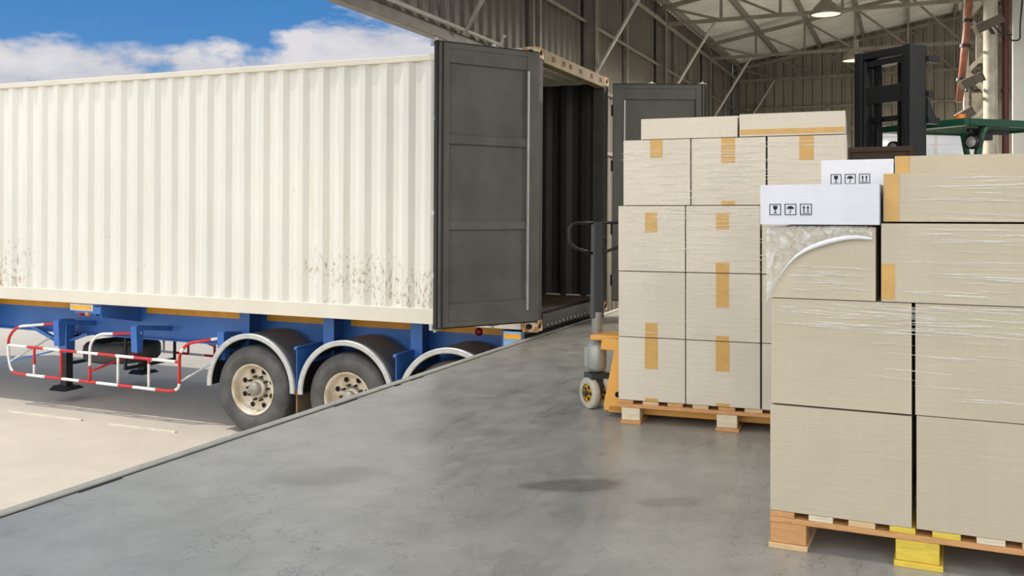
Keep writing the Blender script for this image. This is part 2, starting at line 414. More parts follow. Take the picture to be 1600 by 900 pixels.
def corr(mb, x0, x1, zf, y, pitch=.25, depth=.035, axis='x', rev=1):
    """trapezoid sheet standing in the x-z (or y-z) plane; zf(u) -> (z0, z1)"""
    us = []; u = x0; k = 0
    seq = ((.0, 0), (.34, 0), (.46, 1), (.62, 1), (.74, 0))
    while u < x1:
        for (f, d) in seq:
            if u+f*pitch <= x1: us.append((u+f*pitch, d*depth))
        u += pitch
    us.append((x1, 0)); vs = []
    for (u, d) in us:
        z0, z1 = zf(u)
        for z in (z0, z1): vs.append((u, y-d*rev, z) if axis == 'x' else (y-d*rev, u, z))
    n = len(us)
    mb.add(vs, [(2*i, 2*i+2, 2*i+3, 2*i+1) for i in range(n-1)])
# left wall
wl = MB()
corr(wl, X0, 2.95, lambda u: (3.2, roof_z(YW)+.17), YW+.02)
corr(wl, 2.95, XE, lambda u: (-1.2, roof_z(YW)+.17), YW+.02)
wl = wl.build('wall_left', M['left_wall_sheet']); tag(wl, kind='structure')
lb = MB(); lb.box(X0, 3.0, YW-.022, YW+.10, 3.2, 3.33); lb.build('lintel', M['steel_frame'], wl, .008)
pp = MB(); pp.tube([(X0, YW-.12, 3.36), (-4, YW-.12, 3.355), (1.35, YW-.12, 3.35), (1.5, YW-.12, 3.35)], .022, 10)
pp.tube(smooth_path([(1.5, YW-.12, 3.35), (1.56, YW-.12, 3.38), (1.58, YW-.12, 3.46), (1.68, YW-.12, 3.48)]), .02)
pp.build('conduit', M['pipe_light'], wl)
for i, z in enumerate((4.28,)):
    q = MB(); q.cyl((X0, YW-.08, z), (XE, YW-.08, z), .028, n=10); q.build('girt', M['steel_frame'], wl)
q = MB(); q.cyl((X0, YW-.22, 5.08), (XE, YW-.22, 5.08), .04, n=12); q.build('longitudinal_pipe', M['steel_frame'], wl)
for z in (2.3, 3.3):
    q = MB(); q.box(2.95, XE, YW-.06, YW, z-.03, z+.03); q.build('girt', M['steel_frame'], wl)
def ibeam_v(mb, x, y, z0, z1, w=.16, d=.2, t=.012):
    mb.box(x-w/2, x+w/2, y-d/2, y-d/2+t, z0, z1); mb.box(x-w/2, x+w/2, y+d/2-t, y+d/2, z0, z1); mb.box(x-t/2, x+t/2, y-d/2, y+d/2, z0, z1)
for x in (5.0, 9.5, 14.0, 18.3):
    q = MB(); ibeam_v(q, x, YW-.14, 0, 5.3); q.build('column', M['steel_frame'], wl)
for x in (3.0, 7.25, 11.0, 12.5, 15.5, 17.0):
    q = MB(); q.box(x-.04, x+.04, YW-.08, YW-.01, 0, 5.3); q.build('column', M['steel_frame'], wl)
for x in (-4.0, -1.8, 2.75):
    q = MB(); q.box(x-.03, x+.03, YW-.08, YW-.01, 3.3, 5.3); q.build('column', M['steel_frame'], wl)
# far gable wall with a window band
WY0, WY1, WZ0, WZ1 = -5.6, -2.75, 2.0, 3.5
wb = MB(); rz = lambda u: roof_z(u)+.17
corr(wb, YR, WY0, lambda u: (0, rz(u)), XE, axis='y', pitch=.26, depth=.05)
corr(wb, WY0, WY1, lambda u: (0, WZ0), XE, axis='y', pitch=.26, depth=.05)
corr(wb, WY0, WY1, lambda u: (WZ1, rz(u)), XE, axis='y', pitch=.26, depth=.05)
corr(wb, WY1, YW, lambda u: (0, rz(u)), XE, axis='y', pitch=.26, depth=.05)
wb = wb.build('wall_back', M['wall_sheet']); tag(wb, kind='structure')
for z in (4.28, 3.64, 1.7):
    q = MB(); q.box(XE-.09, XE-.035, YR, YW, z-.035, z+.035); q.build('girt', M['steel_frame'], wb)
q = MB()
for y in (-2.3, -6.2): q.cut().box(XE-.16, XE-.04, y-.06, y+.06, 0, 5.5)
q.build('column', M['steel_frame'], wb)
wn = MB()
for z in (WZ0, (WZ0+WZ1)/2, WZ1): wn.box(XE-.05, XE+.03, WY0-.03, WY1+.03, z-.035, z+.035)
y = WY0
for k in range(5):
    y = WY0 + (WY1-WY0)*k/4; wn.box(XE-.05, XE+.03, y-.035, y+.035, WZ0, WZ1)
for z in [WZ0 + (WZ1-WZ0)*(k+.5)/6 for k in range(6)]: wn.box(XE-.02, XE+.0, WY0, WY1, z-.01, z+.01)
wn = wn.build('window_1', M['white']); tag(wn, kind='structure')
q = MB(); q.box(XE+.005, XE+.012, WY0, WY1, WZ0, WZ1); q.build('glass_pane', M['glass'], wn)
# unseen side wall, left open below to let in light, and the white partition
q = MB(); corr(q, X0, XE, lambda u: (4.6, roof_z(YR)+.17), YR)
q = q.build('wall_right', M['wall_sheet']); tag(q, kind='structure')
for x in (-8.4, -4.0, .55, 5.0, 9.5, 14.0, 18.2):
    c_ = MB(); c_.box(x-.1, x+.1, YR-.15, YR+.15, 0, 5.4); c_.build('column', M['steel_frame'], q)
PX = 5.25
q = MB(); q.box(PX, PX+.12, -12.0, -4.78, 0, 6.6); pw = q.build('wall_partition', M['white_panel']); tag(pw, kind='structure')
q = MB()
q.box(PX-.006, PX, -4.955, -4.935, 0, 6.6); q.box(PX-.006, PX, -6.2, -6.18, 0, 6.6); q.build('panel_joint', M['hole'], pw)
# roof
rf = MB()
for (ya, yb_) in ((YW+.15, -9.4), (-9.4, YR)):
    us = []; u = X0-.3; pitch = .25
    while u < XE+.1:
        us += [(u, 0), (u+.15, 0), (u+.17, .035), (u+.21, .035), (u+.23, 0)]; u += pitch
    vs = []
    for (u, d) in us: vs += [(u, ya, roof_z(ya)+.16+d), (u, yb_, roof_z(yb_)+.16+d)]
    rf.add(vs, [(2*i, 2*i+1, 2*i+3, 2*i+2) for i in range(len(us)-1)])
rf = rf.build('ceiling', M['roof_sheet']); tag(rf, kind='structure')
y = 1.0
while y > YR+.2:
    q = MB(); z = roof_z(y)+.08
    q.box(X0-.2, XE, y-.035, y+.035, z-.07, z+.07); q.build('purlin', M['steel_frame'], rf); y -= 1.12

# roof trusses: chords, web bars and a knee brace down to the wall
def make_truss():
    t = empty('roof_truss', (0, 0, 0))
    q = MB(); q.bar((0, YW-.05, 5.08), (0, YR+.05, 5.08), .07, .07); q.build('bottom_chord', M['steel_frame'], t)
    q = MB(); tz = lambda y: roof_z(y)-.03
    q.bar((0, YW-.05, tz(YW)), (0, -9.4, tz(-9.4)), .08, .08); q.cut().bar((0, -9.4, tz(-9.4)), (0, YR+.05, tz(YR)), .08, .08); q.build('top_chord', M['steel_frame'], t)
    q = MB(); ys = [YW-.2 - 1.12*k for k in range(18)]
    for i, y in enumerate(ys): q.cut().bar((0, y, 5.08), (0, y, tz(y)), .05, .05, up=(1,0,0))
    q.build('web_post', M['steel_frame'], t)
    q = MB()
    for i in range(len(ys)-1):
        a, b = ys[i], ys[i+1]
        if a < -9.4: a, b = b, a
        q.cut().bar((0, a, tz(a)), (0, b, 5.08), .045, .045, up=(1,0,0))
    q.build('web_diagonal', M['steel_frame'], t)
    q = MB(); q.tube([(0, YW-.1, 3.3), (0, -.02, 5.08)], .03, 10); q.build('knee_brace', M['pipe_light'], t)
    return t
tr = make_truss()
tl = {-8.4: 'steel roof truss at the open end of the warehouse', -4.0: 'steel roof truss above the near stack of boxes',
      .55: 'steel roof truss with knee brace ending above the left container door',
      5.0: 'steel roof truss with knee brace rising just behind the container roof edge',
      9.5: 'steel roof truss with knee brace ending above the open dark container door on the right',
      14.0: 'farther steel roof truss whose knee brace ends above the far stack of boxes'}
for i, x in enumerate((-8.4, -4.0, .55, 5.0, 9.5, 14.0)):
    t = tr if i == 0 else copy_tree(tr); t.location = (x, 0, 0); tag(t, tl[x], 'roof truss', 'roof trusses')
t = copy_tree(tr); t.location = (18.25, 0, 0); tag(t, 'steel roof truss standing against the corrugated far gable wall', 'roof truss', 'roof trusses')

# ------------------------------------------------------------------ shipping container (frame of the tilted yard)
TILT = (.0062, 0, 0)
CW, CL, CZ0, CZ1 = 2.438, 12.19, .098, 3.0
ct = empty('shipping_container', (0, 0, 0), TILT)
tag(ct, 'long worn white corrugated shipping container with rust flecks on the blue trailer, doors open', 'container')
def side(x, rev):
    q = MB(); us = []; y = .13; k = 0
    while y < CL-.14:
        us += [(y, 0), (y+.07, 0), (y+.138, 1), (y+.208, 1)]; y += .276
    us.append((CL-.13, 0)); vs = []
    for (u, d) in us:
        vs += [(x+rev*(.012+.036*d), u, CZ0+.15), (x+rev*(.012+.036*d), u, CZ1-.07)]
    q.add(vs, [(2*i, 2*i+2, 2*i+3, 2*i+1) for i in range(len(us)-1)])
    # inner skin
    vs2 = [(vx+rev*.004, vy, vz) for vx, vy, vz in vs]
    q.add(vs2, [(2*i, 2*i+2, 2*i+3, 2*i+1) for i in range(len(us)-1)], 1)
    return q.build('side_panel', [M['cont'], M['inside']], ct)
side(0, 1); side(CW, -1)
for x, r in ((0, 1), (CW, -1)):
    q = MB(); a, b = sorted((x, x+r*.06)); q.box(a, b, .17, CL-.17, CZ1-.07, CZ1); q.build('top_rail', M['cont_rail'], ct, .008)
    q = MB(); a, b = sorted((x, x+r*.05)); q.box(a, b, .17, CL-.17, CZ0, CZ0+.165); q.build('bottom_rail', M['cont_rail'], ct, .006)
def casting(x, y, z):
    # block with dark ovals on its faces, standing in for the shaded openings
    q = MB(); q.box(-.089, .089, -.081, .081, -.059, .059)
    o = q.build('corner_casting', M['casting'], ct, .008, (x, y, z))
    h = MB()
    for sx in (-1, 1):
        n = 18; pts = []
        for k in range(n):
            t = 2*PI*k/n; pts.append((.036*math.cos(t), .028*math.sin(t)))
        h.cut().prism(pts, 'x', sx*.0885, sx*.0905)
        h.cut().prism(pts, 'y', sx*.0805, sx*.0825)
    h.build('casting_hole', M['hole'], o)
for x in (.089, CW-.089):
    for y in (.081, CL-.081):
        for z in (CZ0+.059-.02, CZ1-.059+.006): casting(x, y, z)
        q = MB(); q.box(x-.08, x+.08, y-.075, y+.075, CZ0+.095, CZ1-.11); q.build('corner_post', M['dark_post'] if y < 1 else M['cont'], ct, .01)
q = MB(); q.box(.178, CW-.178, 0, .12, CZ1-.14, CZ1+.0)
q.build('header', M['header'], ct, .006)
q = MB()
for x in (.45, .78, 1.0, 1.35, 1.75, 2.1): q.cut().box(x-.04, x+.04, -.006, 0, CZ1-.09, CZ1-.04)
q.build('door_keeper', M['rust'], ct)
q = MB(); q.box(.178, CW-.178, 0, .1, CZ0, CZ0+.148); sl = q.build('door_sill', M['dark'], ct, .004)
q = MB()
for k in range(16): q.cut().cyl((.3+k*.122, -.012, CZ0+.03), (.3+k*.122, 0, CZ0+.03), .013, n=10)
q.build('sill_bolt', M['hub'], sl)
q = MB(); vs = []; us = []
y = .1
while y < CL-.1: us += [(y, 0), (y+.09, 0), (y+.11, -.018), (y+.19, -.018)]; y += .209
for (u, d) in us: vs += [(.05, u, CZ1-.01+d), (CW-.05, u, CZ1-.01+d)]
q.add(vs, [(2*i, 2*i+2, 2*i+3, 2*i+1) for i in range(len(us)-1)]); q.build('roof_panel', M['cont_rail'], ct)
q = MB(); q.box(.05, CW-.05, .1, CL-.05, CZ0+.11, CZ0+.15); q.build('floor_board', M['plywood_floor'], ct)
q = MB(); q.box(.1, CW-.1, CL-.06, CL-.03, CZ0, CZ1-.02); q.build('front_panel', M['cont'], ct)
def cont_door(hx, ang, mirror, wid=1.17):
    """leaf in its own frame: x along the leaf from the hinge, -y the face seen by the viewer"""
    z0, z1 = .205, 2.925
    d = empty('door', (hx, 0, 0), (0, 0, ang)); d.parent = ct
    q = MB(); q.box(.06, wid-.05, .0, .02, z0+.08, z1-.08)
    # shallow pressed recesses: ribs across the leaf
    for (za, zb) in ((z0, z0+.22), (1.17-.035, 1.17+.05), (2.00-.04, 2.00+.05), (z1-.19, z1)): q.box(.06, wid-.06, -.026, 0, za, zb)
    q.build('door_panel', M['door'], d, .008)
    q = MB()
    for (xa, xb) in ((.0, .15), (wid-.13, wid-.02)): q.box(xa, xb, -.035, .03, z0, z1)
    q.box(.0, wid-.02, -.034, .03, z1-.055, z1); q.box(.0, wid-.02, -.034, .03, z0, z0+.05)
    q.build('door_frame', M['door'], d, .006)
    q = MB()
    q.box(wid-.02, wid, -.02, .04, z0-.01, z1+.01); q.box(wid-.055, wid-.045, -.05, -.035, z0, z1)
    q.box(0, wid, -.015, .025, z1-.001, z1+.014); q.box(0, wid, -.015, .025, z0-.014, z0)
    q.build('door_gasket', M['door_dark'], d)
    q = MB(); q.box(.135, .152, -.052, -.034, z0+.12, z1-.2); q.build('seal_strip', M['silver'], d)
    for xx in (wid-.035, wid*.42):
        q = MB(); q.cyl((xx, .065, z0-.05), (xx, .065, z1+.05), .017, n=12)
        for zz in (z0, z1): q.box(xx-.05, xx+.05, .04, .09, zz-.03, zz+.03)
        for zz in (.7, 1.3, 2.2): q.box(xx-.035, xx+.035, .03, .085, zz-.02, zz+.02)
        q.build('locking_bar', M['silver'], d)
    q = MB()
    for zz in (.45, 1.1, 1.9, 2.6): q.cut().cyl((-.0, .03, zz-.07), (-.0, .03, zz+.07), .022, n=12); q.box(-.0, .14, .02, .034, zz-.05, zz+.05)
    q.build('hinge', M['dark'], d)
    return d
# left leaf swings back outside the near side wall; its inner face looks at the viewer
dl = cont_door(-.0, math.atan2(.641, -.949), False)
# right leaf opens into the warehouse; mirrored so that its inner face looks at the viewer
dr = cont_door(CW, math.atan2(-1.09, .46), False)
dl.location = (-.02, -.01, 0); dr.location = (CW+.05, -.04, 0)
for ch in dl.children:      # inner face is +y for this leaf
    ch.scale = (1, -1, 1)
for dd in (dl,):
    pass

# ------------------------------------------------------------------ semi trailer
tl_ = empty('semi_trailer', (0, 0, 0), TILT)
tag(tl_, 'blue three axle container trailer with red and white side guard, backed to the dock', 'trailer')
BZ1 = .085; BZ0 = -.40
for x in (.72, 1.72):
    q = MB(); s_ = 1 if x < 1.2 else -1
    q.box(x-.008, x+.008, .35, 12.6, BZ0, BZ1); q.box(x-.07, x+.07, .35, 12.6, BZ0-.018, BZ0); q.box(x-.07, x+.07, .35, 12.6, BZ1-.006, BZ1+.008)
    bm_ = q.build('chassis_beam', M['blue'], tl_)
    xf = x-.008*s_
    q = MB()
    for (ya, yb_) in ((.45, 2.68), (2.92, 3.92), (4.15, 5.9), (6.9, 12.4)):
        a, b = sorted((xf-.003*s_, xf)); q.cut().box(a, b, ya, yb_, -.075, BZ1-.012)
    q.build('reflective_stripe', M['orange_stripe'], bm_)
q = MB()
for y in (.9, 2.0, 3.4, 4.9, 6.4, 8.0, 9.6, 11.2): q.cut().box(.72, 1.72, y-.04, y+.04, -.3, .04)
q.build('cross_member', M['blue'], tl_)
# outriggers with flanged ends between the fenders
for y in (4.03, 2.8, 1.62, 10.2):
    for (xa, xb, xo) in ((.42, .72, .42), (1.72, 2.02, 2.02)):
        q = MB(); q.box(xa, xb, y-.006, y+.006, -.40, BZ1); q.box(xo-.008, xo+.008, y-.075, y+.075, -.40, BZ1); 
        q.box(xa, xb, y-.075, y+.075, BZ1-.01, BZ1); q.build('outrigger', M['blue'], tl_)
for y in (6.0, 9.0, 12.0):
    for (xa, xb) in ((.04, .72), (1.72, 2.4)):
        q = MB()
        xo, xi = (xa, xb) if xa < 1 else (xb, xa)
        q.prism([(xi, -.20), (xo, -.07), (xo, BZ1), (xi, BZ1)], 'y', y-.006, y+.006); q.box(min(xo, xi), max(xo, xi), y-.006, y+.10, BZ1-.012, BZ1)
        q.box(min(xo, xi), max(xo, xi), y+.1, y+.11, -.06, BZ1)
        q.build('outrigger', M['blue'], tl_)
# amber side marker plate with two lamps
q = MB(); q.box(.02, .03, 6.12, 6.52, 0.0, .085); mk = q.build('marker_plate', M['silver'], tl_, .003)
q = MB(); q.box(.014, .02, 6.16, 6.49, .022, .066); q.build('amber_reflector', M['amber'], mk)
q = MB(); q.box(.03, .06, 6.0, 6.45, -.03, .06); q.build('plate_bracket', M['blue'], mk)
q = MB()
for y, mi in ((6.36, 0), (6.245, 1)): q.cut().lathe([(.0, .0), (.005, .02), (.02, .033), (.05, .036), (.06, .03)], 'x', (.02, y, -.035), 20, mi)
q.build('marker_lamp', [M['red_lens'], M['amber_lens']], tl_)
# rear bolster, rear lamps and reflectors
q = MB(); q.box(.06, 2.38, .17, .36, -.30, .07); rb = q.build('rear_bolster', M['dark'], tl_, .008)  # dark colour between the ends stands in for shade below the sill
q = MB(); q.box(.0, .09, .165, .37, -.24, .074); q.build('bolster_end', M['pale_blue'], rb, .01)
q = MB(); q.box(-.006, .0, .17, .36, -.0, .05); q.build('amber_reflector', M['amber'], rb)
q = MB(); q.lathe([(0, 0), (.004, .03), (.015, .045), (.03, .048)], 'x', (.68, .98, -.05), 20); q.build('red_reflector', M['red_lens'], tl_)
q = MB(); q.lathe([(0, 0), (.004, .02), (.02, .036), (.06, .04), (.34, .02)], 'x', (.38, .46, -.045), 20); q.build('marker_lamp', M['amber_lens'], tl_)
q = MB(); q.box(.30, .72, .40, .52, -.2, .04); q.build('lamp_bracket', M['blue'], tl_)
# wheels
def wheel(x, y, side_):
    """outer tyre face at x; side_ = +1 means the axle runs towards +x"""
    s = side_; zc = -.80
    def prof(x0):
        p = [(.0+.045, .30), (.012, .33), (.004, .40), (.012, .455), (.035, .495), (.06, .512), (.145, .518), (.23, .512), (.255, .495), (.278, .455), (.286, .40), (.278, .33), (.25, .30)]
        return [(x0 + s*a, r) for a, r in p]
    q = MB(); q.lathe(prof(0), 'x', (0, 0, 0), 64, closed=False)
    q.lathe([(s*a, r) for a, r in ((.33, .30), (.33, .45), (.37, .505), (.58, .505), (.61, .45), (.61, .3))], 'x', (0,0,0), 48)
    for gx in (.075, .118, .172, .215): q.lathe([(s*(gx-.006), .5205), (s*gx, .5215), (s*(gx+.006), .5205)], 'x', (0,0,0), 64, mi=1)
    w = q.build('wheel', [M['tyre'], M['tyre_dark']], tl_, loc=(x, y, zc))
    q = MB(); q.lathe([(s*a, r) for a, r in ((.045, .302), (.028, .305), (.03, .288), (.05, .276), (.075, .268), (.10, .262), (.125, .255), (.14, .24), (.15, .215), (.158, .17), (.162, .11), (.10, .10), (.10, 0.0))], 'x', (0,0,0), 56)
    rm = q.build('rim', M['rim'], w)
    q = MB()
    for k in range(8):
        t = 2*PI*(k+.5)/8; c = (s*.139, .212*math.cos(t), .212*math.sin(t)); q.cut().lathe([(0, 0), (0, .031)], 'x', c, 16)
    q.build('hand_hole', M['hole'], rm)
    q = MB(); q.lathe([(s*a, r) for a, r in ((.16, .125), (.13, .12), (.12, .085), (.055, .078), (.03, .06), (.025, .0))], 'x', (0,0,0), 32); q.build('hub', M['hub'], w)
    q = MB()
    for k in range(10):
        t = 2*PI*k/10; c = Vector((0, .142*math.cos(t), .142*math.sin(t)))
        q.cut().cyl(c+Vector((s*.16, 0, 0)), c+Vector((s*.105, 0, 0)), .015, n=6, smooth=False)
    q.build('wheel_nut', M['dark'], w)
    return w
def fender(y, side_):
    x0, s = (-.015, 1) if side_ > 0 else (CW+.015, -1)
    R0 = .625; zc = -.765; n = 40; q = MB()
    def arc(r, a0=-.04, a1=PI+.04): return [(y+r*math.cos(a0+(a1-a0)*k/n), zc+r*math.sin(a0+(a1-a0)*k/n)) for k in range(n+1)]
    A = arc(R0); B = arc(R0-.006)
    vs = [(x0, p[0], p[1]) for p in A]+[(x0+s*.62, p[0], p[1]) for p in A]+[(x0, p[0], p[1]) for p in B]+[(x0+s*.62, p[0], p[1]) for p in B]; m = n+1
    q.add(vs, [(i, i+1, m+i+1, m+i) for i in range(n)], 0, True); q.add(vs, [(2*m+i, 3*m+i, 3*m+i+1, 2*m+i+1) for i in range(n)], 1, True)
    f = q.build('fender', [M['fender'], M['dark']], tl_)
    q = MB()     # rolled silver lip
    prof = [(x0+s*.03, R0+.004), (x0-s*.008, R0+.006), (x0-s*.014, R0-.008), (x0-s*.004, R0-.022), (x0-s*.012, R0-.036), (x0-s*.004, R0-.056), (x0+s*.012, R0-.056)]
    vs = []
    for (xx, r) in prof: vs += [(xx, p[0], p[1]) for p in arc(r)]
    q.add(vs, [(j*m+i, j*m+i+1, (j+1)*m+i+1, (j+1)*m+i) for j in range(len(prof)-1) for i in range(n)], 0, True)
    q.build('fender_lip', M['silver'], f)
    xa, xb = sorted((x0+s*.03, x0+s*.72))
    q = MB(); q.box(xa, xb, y-.643, y-.631, -.80, -.27); q.box(xa, xb, y-.643, y-.60, -.29, -.255)
    q.cut().box(xa, xb, y+.48, y+.50, -.42, -.36)
    q.build('fender_bracket', M['blue'], f, .003)
    return f
for y in (3.60, 2.29, .98):
    wheel(0.0, y, 1); wheel(CW, y, -1); fender(y, 1); fender(y, -1)
    q = MB(); q.cyl((.2, y, -.80), (CW-.2, y, -.80), .06, n=16)
    for x in (.72, 1.72): q.box(x-.05, x+.05, y-.5, y+.5, -.62, -.56); q.box(x-.04, x+.04, y-.08, y+.08, -.8, BZ0)
    q.build('axle', M['dark'], tl_)
q = MB(); q.box(-.0, .6, 2.945, 2.957, -1.16, -.74); q.build('mud_flap', M['flap'], tl_)
q = MB(); q.box(-.01, .6, 2.935, 2.967, -.80, -.765)
for p in (.0, .58): q.bar((p, 2.935, -.78), (p, 2.935, -1.15), .012)
q.build('mud_flap_frame', M['rust'], tl_)
# side guards
def stripe(i, p): return 0 if ((p.y*1.0+p.z*.8+40.1) % .64) < .29 else 1
def guard(x, s):
    def T(pts): return resample(smooth_path([(x+s*p[2] if len(p) > 2 else x, p[0], p[1]) for p in pts]), .06)
    q = MB(); r = .019
    q.tube(T([(6.85, -.20, .12), (7.52, -.27), (7.69, -.42), (7.69, -.68), (7.62, -.90), (7.4, -.905), (4.85, -.925), (4.72, -.88), (4.72, -.45), (4.60, -.32), (4.12, -.23, .12)]), r, 10, stripe)
    q.tube(T([(6.20, -.90), (6.20, -.42), (6.06, -.29), (5.45, -.25, .12)]), r, 10, stripe)
    q.tube(T([(7.69, -.53), (4.72, -.555)]), r, 10, stripe)
    for y in (7.2, 6.71, 5.72, 5.21): q.tube(T([(y, -.54), (y, -.90)]), r*.9, 10, stripe)
    q.tube(T([(6.18, -.77), (5.95, -.60, .55)]), r*.8, 8, lambda i, p: 0)
    q.tube(T([(4.72, -.80), (4.45, -.50, .62)]), r*.7, 8, lambda i, p: 1)
    q.tube(T([(7.66, -.75), (7.45, -.42, .6)]), r*.7, 8, lambda i, p: 1)
    q.build('side_guard', [M['red'], M['white']], tl_)
    for y in (6.85, 5.5, 4.12):
        q = MB(); q.bar((x+s*.66, y, -.26), (x+s*.06, y, -.18), .08, .06)
        q.prism([(x+s*.03, -.16), (x+s*.16, -.17), (x+s*.14, -.50), (x+s*.05, -.50)], 'y', y-.05, y+.05)
        q.build('guard_bracket', M['blue'], tl_, .006)
guard(.05, 1); guard(CW-.05, -1)
# landing legs
for x in (.52, CW-.52):
    q = MB(); q.box(x-.075, x+.075, 7.07, 7.22, -.66, -.2); lg = q.build('landing_leg', M['blue'], tl_, .01)
    q = MB(); q.box(x-.055, x+.055, 7.09, 7.20, -1.13, -.6); q.build('inner_leg', M['dark'], lg)
    q = MB(); q.prism([(x-.17, -1.16), (x+.17, -1.16), (x+.09, -1.11), (x-.09, -1.11)], 'y', 7.0, 7.29); q.build('leg_foot', M['dark'], lg)
    q = MB(); q.bar((x, 7.2, -.55), (x+.1*(1 if x < 1 else -1), 7.95, -.34), .05, .05); q.bar((x, 7.1, -.5), (x, 6.75, -.38), .035, .035); q.bar((x, 7.25, -.62), (x, 8.4, -.9), .02, .02)
    q.build('leg_strut', M['blue'], lg)
q = MB(); q.cyl((.52, 7.15, -.45), (CW-.52, 7.15, -.45), .025, n=12); q.build('leg_cross_shaft', M['dark'], tl_)
for y in (8.8,):
    q = MB(); q.box(.30, .72, y-.03, y+.03, -.42, BZ1); q.build('outrigger', M['blue'], tl_)
# spare wheel lying flat in its cradle
q = MB(); q.lathe([(-.56-.28*a, r) for a, r in ((.15, .30), (.03, .34), (.0, .41), (.08, .48), (.22, .513), (.5, .518), (.78, .513), (.92, .48), (1, .41), (.97, .34), (.85, .3))], 'z', (1.22, 6.85, 0), 56)
sp = q.build('spare_wheel', M['tyre'], tl_)
q = MB(); q.lathe([(-.62, .30), (-.70, .27), (-.72, .0)], 'z', (1.22, 6.85, 0), 40); q.build('rim', M['rim'], sp)
q = MB(); q.cut().box(.75, 1.69, 6.3, 6.35, -.88, -.84); q.cut().box(.75, 1.69, 7.35, 7.4, -.88, -.84)
for y in (6.32, 7.38):
    for x in (.76, 1.68): q.cut().bar((x, y, -.86), (x, y, -.4), .03)
q.build('spare_wheel_cradle', M['dark'], tl_)
# red and white far rails seen under the chassis belong to the far guard

# low pale guide kerbs on the yard
for (ya, yb_, lab) in ((5.95, 7.25, 'low pale kerb strip on the yard beside the trailer, left one of two'), (4.45, 5.5, 'low pale kerb strip on the yard beside the trailer, nearer the wheels')):
    q = MB(); z = yz((ya+yb_)/2); q.box(-.32, -.28, ya, yb_, -.02, .018); o = q.build('guide_kerb', M['kerb'], bevel=.008, loc=(0, 0, z)); tag(o, lab, 'kerb', 'guide kerbs')

# ------------------------------------------------------------------ pallets
def pallet(cx, cy, yaw, wid, dep, blk, mats, name='wooden_pallet'):
    """local x along the front, y away from the viewer; blk: x ranges of blocks"""
    p = empty(name, (cx, cy, 0), (0, 0, yaw))
    H_, dk = .145, .022
    nb = 8 if wid < 1.25 else 9
    bw = wid/(nb+(nb-1)*.55); x = 0
    for k in range(nb):
        q = MB(); w = bw*random.uniform(.94, 1.06); q.box(x, min(x+w, wid), 0, dep, H_-dk, H_); q.build('deck_board', mats['deck'][k % len(mats['deck'])], p, .002); x += bw*1.55
    ys = ((0, .10), (dep/2-.06, dep/2+.06), (dep-.10, dep))
    for (ya, yb_) in ys:
        q = MB(); q.box(0, wid, ya, yb_, H_-2*dk, H_-dk-.0006); q.build('stringer_board', mats['str'], p, .002)
    for i, (xa, xb) in enumerate(blk):
        for j, (ya, yb_) in enumerate(ys):
            q = MB(); q.box(xa, xb, ya+.004, yb_-.004, dk, H_-2*dk-.0006); q.build('block', mats['blk'][i], p, .004)
        q = MB(); q.box(xa-.006, xb+.006 if i != 1 else xb+.012, -.004, dep, 0, dk-.0006); q.build('bottom_board', mats['bot'][i], p, .003)
    return p
NY = R(-TH*0 - 25.083 - (90-TH))          # yaw of the near stack's front
FY = R(-20.408 - (90-TH))
NX, NYc = c2w(1.0036, 3.6136); FX, FYc = c2w(.6579, 5.7509)
pn = pallet(NX, NYc, NY, 1.10, 1.0, ((0, .135), (.452, .60), (.955, 1.10)), dict(deck=[M['pine_o'], M['pine_p'], M['pine'], M['pine_y'], M['pine_y'], M['pine_p'], M['pine']], str=M['pine_o'], blk=[M['pine_o'], M['pine_y'], M['pine']], bot=[M['pine'], M['pine_y'], M['pine']]))
tag(pn, 'wooden pallet with a yellow painted middle block under the near stack', 'pallet')
pf = pallet(FX, FYc, FY, 1.32, .82, ((.02, .135), (.60, .72), (1.18, 1.30)), dict(deck=[M['pine_o'], M['pine']], str=M['pine_o'], blk=[M['pine_p']]*3, bot=[M['pine_o']]*3))
tag(pf, 'pale wooden pallet on the yellow pallet jack under the far stack', 'pallet')

